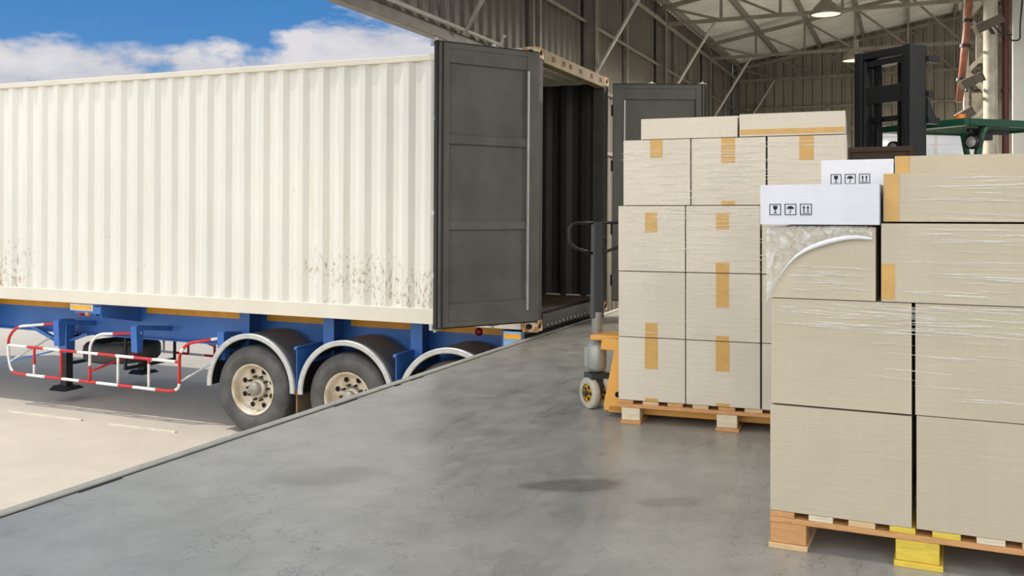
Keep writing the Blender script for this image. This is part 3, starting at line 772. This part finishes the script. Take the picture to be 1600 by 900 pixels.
# ------------------------------------------------------------------ cartons
BG = {'n': 'cartons on the near pallet', 'f': 'cartons on the far pallet'}
def frame_mat(st):
    x, y, a = (NX, NYc, NY) if st == 'n' else (FX, FYc, FY)
    return Matrix.Translation((x, y, 0)) @ Matrix.Rotation(a, 4, 'Z')
def carton(st, x0, x1, y0, y1, z0, z1, mat, label, tapes=(), rough=True, name='cardboard_box', twist=0):
    """tapes: ('v', xc, w, za, zb) on the front; ('h', xa, xb, zc, w); rolls over the top edge if zb is the top"""
    w, d, h = x1-x0, y1-y0, z1-z0
    Mx = frame_mat(st) @ Matrix.Translation(((x0+x1)/2, (y0+y1)/2, z0)) @ Matrix.Rotation(R(twist), 4, 'Z')
    q = MB(); n = 6
    # walls bulge by a millimetre or two, flaps meet on the top in a seam
    gx = 7; vs = []; 
    def P(u, v, t):
        bu = .003*math.sin(PI*u)*math.sin(PI*t); return u, v, t
    q.box(-w/2+.0012, w/2-.0012, -d/2+.001, d/2-.001, .0006, h-.0016)
    q.box(-w/2+.002, w/2-.002, -d/2+.002, -.0015, h-.0017, h-.0004); q.box(-w/2+.002, w/2-.002, .0015, d/2-.002, h-.0017, h-.0004)
    o = q.build(name, mat, bevel=.0045)
    o.matrix_world = Mx
    tag(o, label, 'box', BG[st])
    for tp in tapes:
        q = MB(); f = -d/2-.0012
        if tp[0] == 'v':
            xc = tp[1]; ww = tp[2]
            if tp[4] >= h-.001: q.box(xc-ww/2, xc+ww/2, f, f+.002, tp[3], h+.0002); q.box(xc-ww/2, xc+ww/2, f, d/2, h-.0006, h+.0003)
            elif tp[3] <= .002: q.box(xc-ww/2, xc+ww/2, f, f+.002, 0.001, tp[4])
            else: q.box(xc-ww/2, xc+ww/2, f, f+.002, tp[3], tp[4])
        else: q.box(tp[1], tp[2], f, f+.002, tp[3]-tp[4]/2, tp[3]+tp[4]/2)
        tt = q.build('tape', M['tape'], o)
    return o
rows = (.147, .538, .944, 1.348, 1.752)
ord_r = ('bottom row', 'second row from the bottom', 'third row from the bottom', 'top full row')
ord_c = ('left', 'middle', 'right')
T = {(0,0): (('v', 0, .08, .20, .39), ('v', .0, .08, 0, .02)), (1,0): (('v', .0, .075, 0, .09),), (0,1): (('v', 0, .08, .21, .39), ('v', 0, .08, 0, .02)), (1,1): (('v', .0, .075, 0, .03), ('v', .0, .075, .20, .41)),
     (2,0): (('v', 0, .075, .24, .36),), (2,1): (('v', 0, .075, 0, .035), ('v', 0, .075, .25, .38)), (1,2): (('v', 0, .075, .26, .41),), (3,0): (('v', 0, .075, .29, .41),),
     (3,1): (('v', 0, .08, .25, .41), ('v', 0, .08, 0, .025)), (3,2): (('v', 0, .08, .26, .41),), (2,2): (('v', 0, .075, .26, .41),), (0,2): (('v', 0, .075, .2, .4),)}
T[(2,1)] = (('v', 0, .075, .26, .36), ('v', 0, .08, .0, .06))
desc = {(0,0): 'wrapped brown carton, bottom left of the far stack beside the yellow jack', (0,1): 'wrapped brown carton, bottom middle of the far stack above the pallet block', (0,2): 'wrapped brown carton, bottom right of the far stack, mostly behind the near stack',
        (1,0): 'wrapped brown carton at the left of the far stack, second row up', (1,1): 'wrapped brown carton with strong tape strip at its top, middle of the second row up', (1,2): 'wrapped brown carton at the right of the far stack, second row up, mostly hidden',
        (2,0): 'wrapped brown carton at the left of the far stack, third row up', (2,1): 'wrapped brown carton, middle of the third row up in the far stack', (2,2): 'wrapped brown carton at the right of the third row up, behind the white printed carton',
        (3,0): 'wrapped brown carton at the left of the far stack, fourth row up', (3,1): 'wrapped creased carton, middle of the fourth row up in the far stack', (3,2): 'wrapped brown carton with a dark tape strip, right of the fourth row up'}
colx = ((0, .413), (.418, .853), (.862, 1.30))
for r in range(4):
    for c in range(3):
        sh = .032 if r == 3 else 0
        carton('f', colx[c][0]+sh, colx[c][1]+sh, .0+random.uniform(-.004, .004), .80, rows[r], rows[r+1]-.004, M['card_a'], desc[(r, c)], T.get((r, c), ()))
carton('f', .14, .722, .01, .80, 1.752, 1.878, M['card_a'], 'flat wrapped carton lying on top of the far stack, left one', ())
carton('f', .733, 1.325, .0, .79, 1.752, 1.885, M['card_a'], 'flat carton with a long tape band along its bottom, top right of the far stack', (('h', -.29, .29, .026, .03),))

def symbols(o, d, x0, zc, s):
    """fragile glass, umbrella and this-way-up arrows in boxes"""
    q = MB(); f = -d/2-.0006; t = s*.06
    def rect(xa, xb, za, zb): q.box(xa, xb, f-.0006, f+.0006, za, zb)
    def seg(x1_, z1_, x2_, z2_, w): q.bar((x1_, f, z1_), (x2_, f, z2_), .0012, w, up=(0, 0, 1) if abs(x2_-x1_) > 1e-5 else (1, 0, 0))
    for k in range(3):
        cx = x0 + k*s*1.32; q.cut()
        rect(cx-s/2, cx+s/2, zc+s/2-t, zc+s/2); rect(cx-s/2, cx+s/2, zc-s/2, zc-s/2+t); rect(cx-s/2, cx-s/2+t, zc-s/2, zc+s/2); rect(cx+s/2-t, cx+s/2, zc-s/2, zc+s/2)
        if k == 0:
            q.prism([(cx-.2*s, zc+.34*s), (cx+.2*s, zc+.34*s), (cx+.15*s, zc+.02*s), (cx, zc-.06*s), (cx-.15*s, zc+.02*s)], 'y', f-.0006, f+.0006)
            rect(cx-.03*s, cx+.03*s, zc-.3*s, zc-.04*s); rect(cx-.16*s, cx+.16*s, zc-.34*s, zc-.28*s)
        elif k == 1:
            pts = [(cx+.3*s*math.cos(PI*i/10), zc+.05*s+.26*s*math.sin(PI*i/10)) for i in range(11)]
            q.prism(pts, 'y', f-.0006, f+.0006); rect(cx-.025*s, cx+.025*s, zc-.3*s, zc+.06*s); rect(cx-.12*s, cx+.0*s, zc-.33*s, zc-.28*s)
        else:
            for e in (-.17, .17):
                rect(cx+(e-.04)*s, cx+(e+.04)*s, zc-.24*s, zc+.18*s)
                q.prism([(cx+(e-.12)*s, zc+.12*s), (cx+(e+.12)*s, zc+.12*s), (cx+e*s, zc+.34*s)], 'y', f-.0006, f+.0006)
            rect(cx-.32*s, cx+.32*s, zc-.36*s, zc-.30*s)
    q.build('handling_symbol', M['ink'], o)
# near stack
carton('n', 0.0, .508, 0, .98, .146, .556, M['card_b'], 'large brown carton, bottom left of the near stack')
carton('n', .522, 1.05, 0, .98, .146, .560, M['card_b'], 'large brown carton, bottom right of the near stack above the yellow block')
carton('n', 0.004, .508, 0, .98, .562, .970, M['card_b'], 'large wrapped brown carton, left in the second row of the near stack')
carton('n', .518, 1.05, 0, .98, .562, .970, M['card_b'], 'large wrapped brown carton, right in the second row of the near stack')
carton('n', -.005, .385, 0.0, .44, .972, 1.248, M['card_b'], 'brown carton with a white film tail, under the white printed carton')
carton('n', .402, 1.06, -.003, .44, .972, 1.262, M['card_b'], 'wide brown carton with tape on its left edge, third row at right', (('v', -.304, .045, .01, .14),))
ob = carton('n', -.033, .40, -.03, .42, 1.256, 1.409, M['card_w'], 'flat white carton with three printed handling symbols, front of the near stack', name='white_carton')
symbols(ob, .45, -.433/2+.058, .058, .043)
carton('n', .408, 1.06, .02, .45, 1.268, 1.447, M['card_b'], 'flat brown carton with tape at its left edge, right of the white printed carton', (('v', -.296, .05, .0, .178),))
carton('n', .0, .50, .455, .95, .972, 1.36, M['card_b'], 'brown carton hidden behind the front row of the near stack, left')
carton('n', .51, 1.06, .455, .95, .972, 1.36, M['card_b'], 'brown carton hidden behind the front row of the near stack, right')
ob = carton('n', .135, .425, .46, .93, 1.362, 1.526, M['card_w'], 'white carton with half hidden printed symbols, behind the front white carton', name='white_carton')
symbols(ob, .47, -.29/2+.062, .082, .043)
carton('n', .427, 1.09, .46, .93, 1.362, 1.536, M['card_b'], 'topmost brown carton of the near stack, behind the front row', (('v', -.3, .052, .0, .178),))

# stretch film: raised creases lying on the wrapped faces
def creases(st, regs, seed, label):
    rr = random.Random(seed); q = MB()
    for (x0, x1, z0, z1, n, lo, hi, yf) in regs:
        for _ in range(n):
            l = rr.uniform(lo, hi); h = rr.uniform(.0018, .0055); x = rr.uniform(x0, max(x0+.001, x1-l)); z = rr.uniform(z0, z1); sl_ = rr.uniform(-.06, .03); k = 8
            up, dn, md = [], [], []
            wob = [rr.uniform(-.0015, .0015) for _ in range(k+1)]
            for i in range(k+1):
                t = i/k; e = math.sin(PI*t)**.6*h/2; xx = x+l*t; zz = z+sl_*l*t+wob[i]
                up.append((xx, yf-.0015, zz+e)); dn.append((xx, yf-.0015, zz-e)); md.append((xx, yf-.0015-.003*math.sin(PI*t), zz))
            m = k+1; q.add(up+md+dn, [(i, i+1, m+i+1, m+i) for i in range(k)]+[(m+i, m+i+1, 2*m+i+1, 2*m+i) for i in range(k)], 0, True)
    o = q.build('stretch_film', M['film']); o.matrix_world = frame_mat(st); tag(o, label, 'plastic film', kind='stuff'); return o
creases('f', [(0, 1.28, .95, 1.74, 150, .05, .3, -.006), (.45, .85, 1.45, 1.72, 60, .08, .3, -.006), (.05, 1.0, 1.20, 1.34, 45, .06, .3, -.006), (.0, .4, 1.5, 1.7, 20, .06, .2, -.006), (.05, .85, .56, .94, 26, .03, .12, -.006)], 5,
        'clear stretch film wrapped in creases round the far stack')
creases('n', [(.0, 1.0, .86, .96, 60, .06, .35, -.004), (.3, 1.0, .6, .95, 20, .1, .3, -.004), (.05, .38, 1.0, 1.10, 24, .05, .2, -.004), (.42, 1.0, 1.0, 1.25, 34, .08, .4, -.007), (.45, 1.0, 1.28, 1.44, 16, .1, .4, .016)], 9,
        'clear stretch film wrapped in creases round the near stack')
# bunched film under the white carton ending in a twisted tail
q = MB(); n = 14
top = [(-.012 + .385*i/n, 1.252) for i in range(n+1)]
def tail_z(x):
    t = min(1, max(0, (x+.012)/.385))
    return 1.214 - .012*t*t - .262*(1-t)**3.4 + .006*math.sin(9*t)
vs = []
rr = random.Random(2)
for i, (x, z) in enumerate(top):
    zl = tail_z(x)
    for j in range(5): vs.append((x, -.004-.012*math.sin(PI*j/4)*rr.uniform(.5, 1), z+(zl-z)*j/4))
q.add(vs, [(i*5+j, (i+1)*5+j, (i+1)*5+j+1, i*5+j+1) for i in range(n) for j in range(4)], 0, True)
fb = q.build('stretch_film_bunch', M['film_bunch']); fb.matrix_world = frame_mat('n'); tag(fb, 'bunched film hanging below the white printed carton with a bright twisted tail', 'plastic film')
q = MB(); pts = []
for i in range(n+1):
    x = top[i][0]; pts.append(Vector((x-.0, -.016, tail_z(x))))
k = 8; rings = []
vs = []
for i, p in enumerate(pts):
    r_ = .004 + .0075*math.sin(PI*min(1, max(0, 1-i/n))**.8)
    for j in range(k):
        a = 2*PI*j/k + i*.5; vs.append((p.x + .3*r_*math.cos(a), p.y+.6*r_*math.sin(a), p.z + r_*math.cos(a)*1.1))
q.add(vs, [(i*k+j, i*k+(j+1) % k, (i+1)*k+(j+1) % k, (i+1)*k+j) for i in range(n) for j in range(k)], 0, True)
q.build('film_tail', M['film_tail'], fb)

# ------------------------------------------------------------------ pallet jack (local x = away from the stack, y = away from the viewer)
e0 = .40
jx, jy = (frame_mat('f') @ Vector((0, e0, 0))).xy
jk = empty('pallet_jack', (jx, jy, 0), (0, 0, FY)); tag(jk, 'yellow hand pallet jack with grey drawbar under the far stack', 'pallet jack')
q = MB()
for s in (-1, 1):
    ya = s*.27; yb_ = s*.255; a, b = min(ya, yb_), max(ya, yb_)
    q.prism([(-.006, .50), (-.14, .50), (-.15, .43), (-.06, .425), (-.13, .075), (-.125, .045), (-.006, .035)], 'y', a, b)
q.box(-.06, -.006, -.256, .256, .47, .50); q.box(-.03, -.006, -.256, .256, .09, .47)
q.box(-.26, -.02, -.11, .11, .465, .50)
q.build('body', M['yellow'], jk, .006)
q = MB()
for s in (-1, 1):
    a, b = sorted((s*.12, s*.27)); q.cut().box(-.10, 1.12, a, b, .035, .085)
q.build('fork', M['yellow'], jk, .008)
q = MB()
for s in (-1, 1): q.cut().cyl((.95, s*.2-.04, .035), (.95, s*.2+.04, .035), .034, n=20)
q.build('load_roller', M['wheel_white'], jk)
q = MB(); q.cyl((-.035, -.2701, .15), (-.035, -.2730, .15), .018, n=16); q.build('side_bolt', M['hole'], jk)
# steering group turned about 45 degrees
st = empty('steering_unit', (-.245, 0, 0), (0, 0, R(0))); st.parent = jk
ang = R(46)
st.rotation_euler = (0, 0, R(-44))
for s in (-1, 1):
    q = MB(); y0 = s*.055; q.lathe([(-.022, .062), (-.026, .095), (-.018, .103), (.018, .103), (.026, .095), (.022, .062)], 'y', (0, y0, .103), 40, 0)
    q.lathe([(-.014, .064), (-.012, .0)], 'y', (0, y0, .103), 40, 1); q.lathe([(.014, .064), (.012, .0)], 'y', (0, y0, .103), 40, 1)
    for k_ in range(5):
        t = 2*PI*k_/5
        q.lathe([(-.0155, 0), (-.0155, .013)], 'y', (.038*math.cos(t), y0, .103+.038*math.sin(t)), 14, 2)
    q.build('steer_wheel', [M['wheel_white'], M['yellow_wheel'], M['hole']], st)
q = MB(); q.cyl((0, -.1, .103), (0, .1, .103), .014, n=14); q.box(-.03, .03, -.03, .03, .1, .27); q.box(-.05, .05, -.07, .07, .20, .235); q.build('axle_fork', M['grey_handle'], st)
q = MB(); q.lathe([(.25, .0), (.25, .058), (.27, .066), (.41, .066), (.43, .055), (.465, .03)], 'z', (-.0, 0, 0), 28); q.cyl((-.07, -.03, .27), (-.07, -.03, .40), .025, n=16); q.build('pump', M['pump'], st)
q = MB(); q.cyl((0, 0, .50), (.0, 0, .64), .036, n=20)
q.build('drawbar_socket', M['hub'], st)
q = MB()
def taper(za, zb, wa, wb_):
    q.add([(-wa*.6, -wa, za), (wa*.6, -wa, za), (wa*.6, wa, za), (-wa*.6, wa, za), (-wb_*.6, -wb_, zb), (wb_*.6, -wb_, zb), (wb_*.6, wb_, zb), (-wb_*.6, wb_, zb)], [(3,2,1,0), (4,5,6,7), (0,1,5,4), (1,2,6,5), (2,3,7,6), (3,0,4,7)])
taper(.60, 1.24, .042, .034)
q.build('drawbar', M['grey_handle'], st, .006)
q = MB()
q.tube(smooth_path([(0, -.03, 1.235), (0, -.18, 1.235), (0, -.215, 1.20), (0, -.21, 1.11), (0, -.17, 1.07), (0, -.03, 1.03)]), .010, 12)
q.tube(smooth_path([(0, .03, 1.235), (0, .18, 1.235), (0, .215, 1.20), (0, .21, 1.11), (0, .17, 1.07), (0, .03, 1.03)]), .010, 12)
q.build('loop_handle', M['dark'], st)
q = MB(); q.tube(smooth_path([(-.02, .02, 1.18), (-.06, .07, 1.15), (-.06, .11, 1.10)]), .008, 10); q.build('release_lever', M['dark'], st)

# ------------------------------------------------------------------ forklift
fk = empty('forklift', (1.211, -3.329, 0), (0, 0, R(-40))); tag(fk, 'green forklift with a tall black mast behind the two stacks of boxes', 'forklift')
q = MB()
for s in (-1, 1):
    y0 = s*.33
    q.box(-.13, .10, y0-.012, y0+.012, .05, 2.93); q.box(-.13, -.095, y0-s*.075 if s > 0 else y0, y0 if s > 0 else y0-s*.075, .05, 2.93); q.box(.065, .10, min(y0, y0-s*.075), max(y0, y0-s*.075), .05, 2.93)
q.box(-.10, .10, -.33, .33, 2.86, 2.93); q.box(.06, .10, -.33, .33, .25, .40)
q.build('outer_mast', M['mast'], fk, .004)
q = MB()
for s in (-1, 1):
    y0 = s*.25
    q.box(-.11, .08, y0-.01, y0+.01, .12, 2.84); q.box(-.11, -.08, y0-.03, y0+.03, .12, 2.84); q.box(.05, .08, y0-.03, y0+.03, .12, 2.84)
q.box(-.09, -.06, -.25, .25, 2.40, 2.57); q.box(.02, .05, -.25, .25, 2.22, 2.28); q.box(-.08, .05, -.25, .25, 2.78, 2.84)
q.build('inner_mast', M['mast'], fk, .004)
for s in (-1, 1):
    q = MB(); q.cyl((.03, s*.17, .12), (.03, s*.17, 2.15), .035, n=18); q.cyl((.03, s*.17, 2.15), (.03, s*.17, 2.8), .022, n=14); q.build('lift_cylinder', M['black'], fk)
    q = MB(); q.box(-.03, .0, s*.12-.012, s*.12+.012, .5, 2.78); q.build('lift_chain', M['hole'], fk)
q = MB()
for z in (2.80, 2.46, 2.20): q.cut().box(.10, .26 if z != 2.46 else .17, -.37, -.30, z-.03, z+.03)
q.prism([(.10, 2.42), (.10, 2.20), (.24, 2.20)], 'y', -.36, -.33); q.cut().box(.10, .24, .30, .37, 2.77, 2.83)
q.build('mast_bracket', M['mast'], fk, .003)
q = MB()
for y in (-.42, -.2, .2, .42): q.box(-.19, -.165, y-.018, y+.018, .1, 1.3)
for z in (.12, .55, 1.28): q.box(-.20, -.15, -.48, .48, z-.04, z+.04)
q.build('load_backrest', M['mast'], fk)
for s in (-1, 1):
    q = MB(); q.prism([(-.20, .05), (-1.2, .05), (-1.2, .065), (-.25, .095), (-.25, .62), (-.20, .62)], 'y', s*.27-.055, s*.27+.055); q.build('fork', M['mast'], fk, .003)
# body
q = MB()
q.prism([(.16, .25), (.16, .62), (.32, .95), (.62, .95), (.66, .42), (.95, .42), (1.05, .95), (1.95, .98), (2.10, .80), (2.10, .28)], 'y', -.50, .50)
q.build('body', M['green'], fk, .03)
q = MB(); q.prism([(1.75, .30), (1.75, .96), (1.98, .96), (2.18, .72), (2.18, .30)], 'y', -.52, .52); q.build('counterweight', M['mast'], fk, .03)
q = MB(); q.prism([(1.1, .98), (1.1, 1.10), (1.55, 1.10), (1.62, 1.5), (1.72, 1.5), (1.68, .98)], 'y', -.24, .24); q.build('seat', M['seat'], fk, .03)
q = MB(); q.cyl((.68, 0, .95), (.82, 0, 1.18), .02, n=12)
cpt = Vector((.83, 0, 1.2)); dr_ = Vector((.14, 0, .23)).normalized(); a_ = dr_.orthogonal().normalized(); b_ = dr_.cross(a_)
q.tube([cpt+a_*.17*math.cos(2*PI*k/24)+b_*.17*math.sin(2*PI*k/24) for k in range(25)], .013, 8); q.build('steering_wheel', M['black'], fk)
q = MB()   # overhead guard: legs and roof
GZ = 2.19
for s in (-1, 1):
    q.tube(smooth_path([(.60, s*.47, .9), (.66, s*.48, 1.9), (.74, s*.48, GZ-.02), (1.0, s*.48, GZ+.02)]), .036, 12)
    q.tube(smooth_path([(1.85, s*.47, .95), (1.78, s*.47, 1.9), (1.7, s*.47, GZ)]), .034, 12)
    q.bar((.50, s*.50, GZ), (1.95, s*.50, GZ+.02), .06, .07)
q.bar((.47, -.52, GZ), (.47, .52, GZ), .09, .07, up=(0,0,1)); q.bar((1.95, -.5, GZ+.02), (1.95, .5, GZ+.02), .06, .07)
for k_ in range(8): y = -.40+.114*k_; q.bar((.5, y, GZ+.01), (1.95, y, GZ+.03), .022, .045)
q.box(.44, .60, -.54, .54, GZ-.03, GZ-.02)
q.build('overhead_guard', M['green'], fk, .004)
for s in (-1, 1):
    hl = MB(); hl.lathe([(.0, .055), (-.012, .068), (.03, .074), (.10, .06), (.13, .02), (.13, 0)], 'x', (.57, s*.47, 2.0), 28)
    hl.bar((.66, s*.47, 2.0), (.72, s*.47, GZ-.03), .03)
    h = hl.build('headlight', M['black'], fk)
    q = MB(); q.lathe([(-.008, 0), (-.004, .03), (.006, .056)], 'x', (.57, s*.47, 2.0), 28); q.build('headlight_lens', M['silver'], h)
q = MB(); q.cyl((.52, -.40, GZ+.035), (.52, -.40, GZ+.085), .045, n=18); q.build('beacon', M['amber_lens'], fk)
q = MB(); q.box(.75, .95, -.44, -.30, GZ-.16, GZ-.06); q.box(.60, 1.2, -.44, -.40, GZ-.10, GZ-.05); q.build('guard_housing', M['black'], fk, .01)
for (x, y, r, w) in ((.45, .46, .24, .16), (.45, -.46, .24, .16), (1.75, .44, .2, .14), (1.75, -.44, .2, .14)):
    q = MB(); q.lathe([(-w/2, r*.5), (-w/2, r*.9), (-w/2+.03, r), (w/2-.03, r), (w/2, r*.9), (w/2, r*.5)], 'y', (x, y, r), 36); q.lathe([(-w/2+.02, r*.52), (-w/2+.03, 0)], 'y', (x, y, r), 36, 1); q.lathe([(w/2-.02, r*.52), (w/2-.03, 0)], 'y', (x, y, r), 36, 1)
    q.build('wheel', [M['tyre_dark'], M['yellow_wheel']], fk)

# dark plywood crate behind the far stack
cx, cy = c2w(2.64, 7.35)
ck = empty('plywood_crate', (cx, cy, 0), (0, 0, FY)); tag(ck, 'dark brown plywood crate between the far stack and the forklift mast', 'crate')
q = MB(); q.box(.02, .48, .02, .58, .02, 1.78); q.build('crate_wall', M['crate'], ck)
q = MB(); q.box(0, .5, 0, .6, 1.78, 1.82)
q.build('crate_lid', M['crate'], ck, .004)
q = MB()
for x in (0, .46): 
    for y in (0, .56): q.cut().box(x, x+.04, y, y+.04, 0, 1.78)
for z in (.0, .85): q.cut().box(.04, .46, -.004, .02, z, z+.08); q.cut().box(.04, .46, .58, .604, z, z+.08); q.cut().box(-.004, .02, .04, .56, z, z+.08); q.cut().box(.48, .504, .04, .56, z, z+.08)
q.build('batten', M['crate'], ck, .003)

# ------------------------------------------------------------------ interior column, pipes and lamps on the right
colx_, coly_ = 5.0, -4.37
cl_ = empty('steel_column', (colx_, coly_, 0)); tag(cl_, 'cream lattice steel column rising behind the green forklift', 'column')
q = MB()
for s in (-1, 1): q.cut().box(-.10, .10, s*.17-.03, s*.17+.03, 0, 5.0)
q.build('column_chord', M['column_paint'], cl_, .006)
q = MB(); z = .3; p_ = MB(); p_.cyl((-.16, -.10, 0), (-.16, -.10, 5.3), .075, n=24); p_.build('column_pipe', M['column_paint'], cl_)
k_ = 0
while z < 4.8:
    s = 1 if k_ % 2 else -1; q.cut().bar((-.08, -s*.16, z), (-.08, s*.16, z+.36), .05, .02, up=(1,0,0)); q.cut().bar((.08, -s*.16, z), (.08, s*.16, z+.36), .05, .02, up=(1,0,0)); z += .36; k_ += 1
q.build('lacing_bar', M['column_paint'], cl_)
q = MB(); q.box(-.02, .02, -.10, .10, 2.2, 2.9); q.cut().box(-.03, .03, -.13, .05, 3.3, 3.7); q.build('gusset_plate', M['column_paint'], cl_)
q = MB(); q.cyl((4.90, -4.66, 0), (4.90, -4.66, 5.4), .042, n=20)
for z in (1.2, 2.9, 4.2): q.cyl((4.90, -4.66, z-.03), (4.90, -4.66, z+.03), .055, n=20)
tag(q.build('drain_pipe', M['dark_red']), 'dark red vertical pipe beside the cream steel column', 'pipe')
def cpos(px, py, D): x, y = c2w((px-800)/1451*D, D); return Vector((x, y, 1.3-(py-333)/1451*D))
q = MB(); a = cpos(1521, -60, 12.0); b = cpos(1499, 160, 12.0); q.tube([a, a.lerp(b, .5), b], .045, 14)
rp = q.build('slanted_pipe', M['copper']); tag(rp, 'slanting red brown pipe clamped in front of the cream column', 'pipe')
q = MB()
for f in (.42, .60, .84):
    p = a.lerp(b, f); q.cut().cyl(p-(a-b).normalized()*.02, p+(a-b).normalized()*.02, .062, n=16); q.bar(p, p+Vector((.35, -.1, 0)), .03)
q.build('pipe_clamp', M['dark'], rp)
for (px, py, D, ln, lab, tl2) in ((1543, 38, 11.65, .34, 'brown floodlight housing tilted on the cream column, upper one with a looped cable', 24), (1517, 127, 11.65, .27, 'brown floodlight housing tilted on the cream column, middle one', 24), (1506, 180, 11.65, .20, 'brown floodlight housing low on the cream column above the forklift', 30)):
    p = cpos(px, py, D); e = empty('floodlight', p, (0, 0, R(TH-90))); tag(e, lab, 'floodlight', 'floodlights on the column')
    tm = Matrix.Rotation(R(-tl2), 4, 'Y')
    q = MB(); q.box(-ln/2, ln/2, -.05, .05, -.055, .055, tr=tm); q.box(ln/2, ln/2+.02, -.055, .055, -.06, .06, tr=tm)
    for k_ in range(5): xx = -ln/2+.03+k_*.03; q.box(xx, xx+.008, -.055, .055, -.06, .06, tr=tm)
    q.build('lamp_housing', M['brown_plastic'], e, .004)
    tgt = e.matrix_basis.inverted() @ Vector((4.92, -4.2, p.z-.05)) if False else Matrix.Rotation(-R(TH-90), 4, 'Z') @ (Vector((4.91, -4.2 if px < 1530 else -4.54, p.z-.03)) - p)
    q = MB(); q.bar((0, .03, 0), tgt, .03); q.build('lamp_bracket', M['dark'], e)
    if py < 60:
        q = MB(); q.tube(smooth_path([(.15, .02, .06), (.26, .02, -.12), (.30, .02, -.20), (.42, .02, -.20), (.42, .02, .0), (.47, .03, .5)]), .010, 8); q.tube(smooth_path([(.08, .02, -.0), (.18, .02, -.12), (.32, .02, -.13)]), .010, 8); q.build('cable', M['dark'], e)
    if 100 < py < 150:
        q = MB(); q.tube(smooth_path([(.0, .0, -.05), (.02, .0, -.12), (.12, .0, -.11)]), .010, 8); q.build('cable', M['dark'], e)
# framed dark board on the partition, cut by the right edge
q = MB(); q.box(PX-.050, PX-.018, -6.5, -5.07, 3.25, 3.78); bd = q.build('framed_board', M['white'], bevel=.004); tag(bd, 'white framed dark board high on the white partition at the right edge', 'board')
q = MB(); q.box(PX-.054, PX-.050, -6.46, -5.11, 3.29, 3.74); q.build('board_face', M['dark'], bd)

# high bay lamps: two in view, the others added as unseen fill
def bay_lamp(x, y, z, lab, pw_=150):
    e = empty('pendant_lamp', (x, y, z)); tag(e, lab, 'lamp', 'high bay lamps')
    q = MB(); q.lathe([(-.0, .21), (.015, .215), (.06, .20), (.13, .15), (.19, .085), (.22, .07)], 'z', (0,0,0), 36)
    q.build('lamp_shade', M['lamp_shade'], e)
    q = MB(); q.cyl((0, 0, .22), (0, 0, .36), .06, n=20); q.build('lamp_body', M['lamp_shade'], e)
    q = MB(); q.cyl((0, 0, .36), (0, 0, roof_z(y)-z), .008, n=8); q.build('lamp_cord', M['steel_frame'], e)
    q = MB(); q.lathe([(.012, .0), (.004, .12), (.012, .195)], 'z', (0,0,0), 36); q.build('diffuser', M['bulb'], e)
    ld = bpy.data.lights.new('lamp_light', 'AREA'); ld.shape = 'DISK'; ld.size = .36; ld.energy = pw_; ld.color = (1, .93, .82)
    lo = bpy.data.objects.new('lamp_light', ld); COL.objects.link(lo); lo.parent = e; lo.location = (0, 0, -.01)
bay_lamp(4.86, -2.43, 4.07, 'round grey high bay lamp hanging from the roof at the top of the picture', 260)
for lx, ly, lz, lb_, pw2 in ((-5.6, -2.0, 4.3, 'added unseen fill lamp above the near stack', 50), (-5.6, -7.5, 4.3, 'added unseen fill lamp right of the near stack', 50), (.2, -3.6, 4.3, 'added unseen fill lamp above the far stack', 45), (.2, -9.5, 4.3, 'added unseen fill lamp deep in the right aisle', 200), (12.5, -8.0, 4.6, 'added unseen fill lamp in the right aisle near the far wall', 750)): bay_lamp(lx, ly, lz, lb_, pw2)  # lamps out of view, added to brighten the interior
bay_lamp(8.22, -2.64, 3.92, 'smaller far high bay lamp hanging above the left upright of the forklift mast', 750)
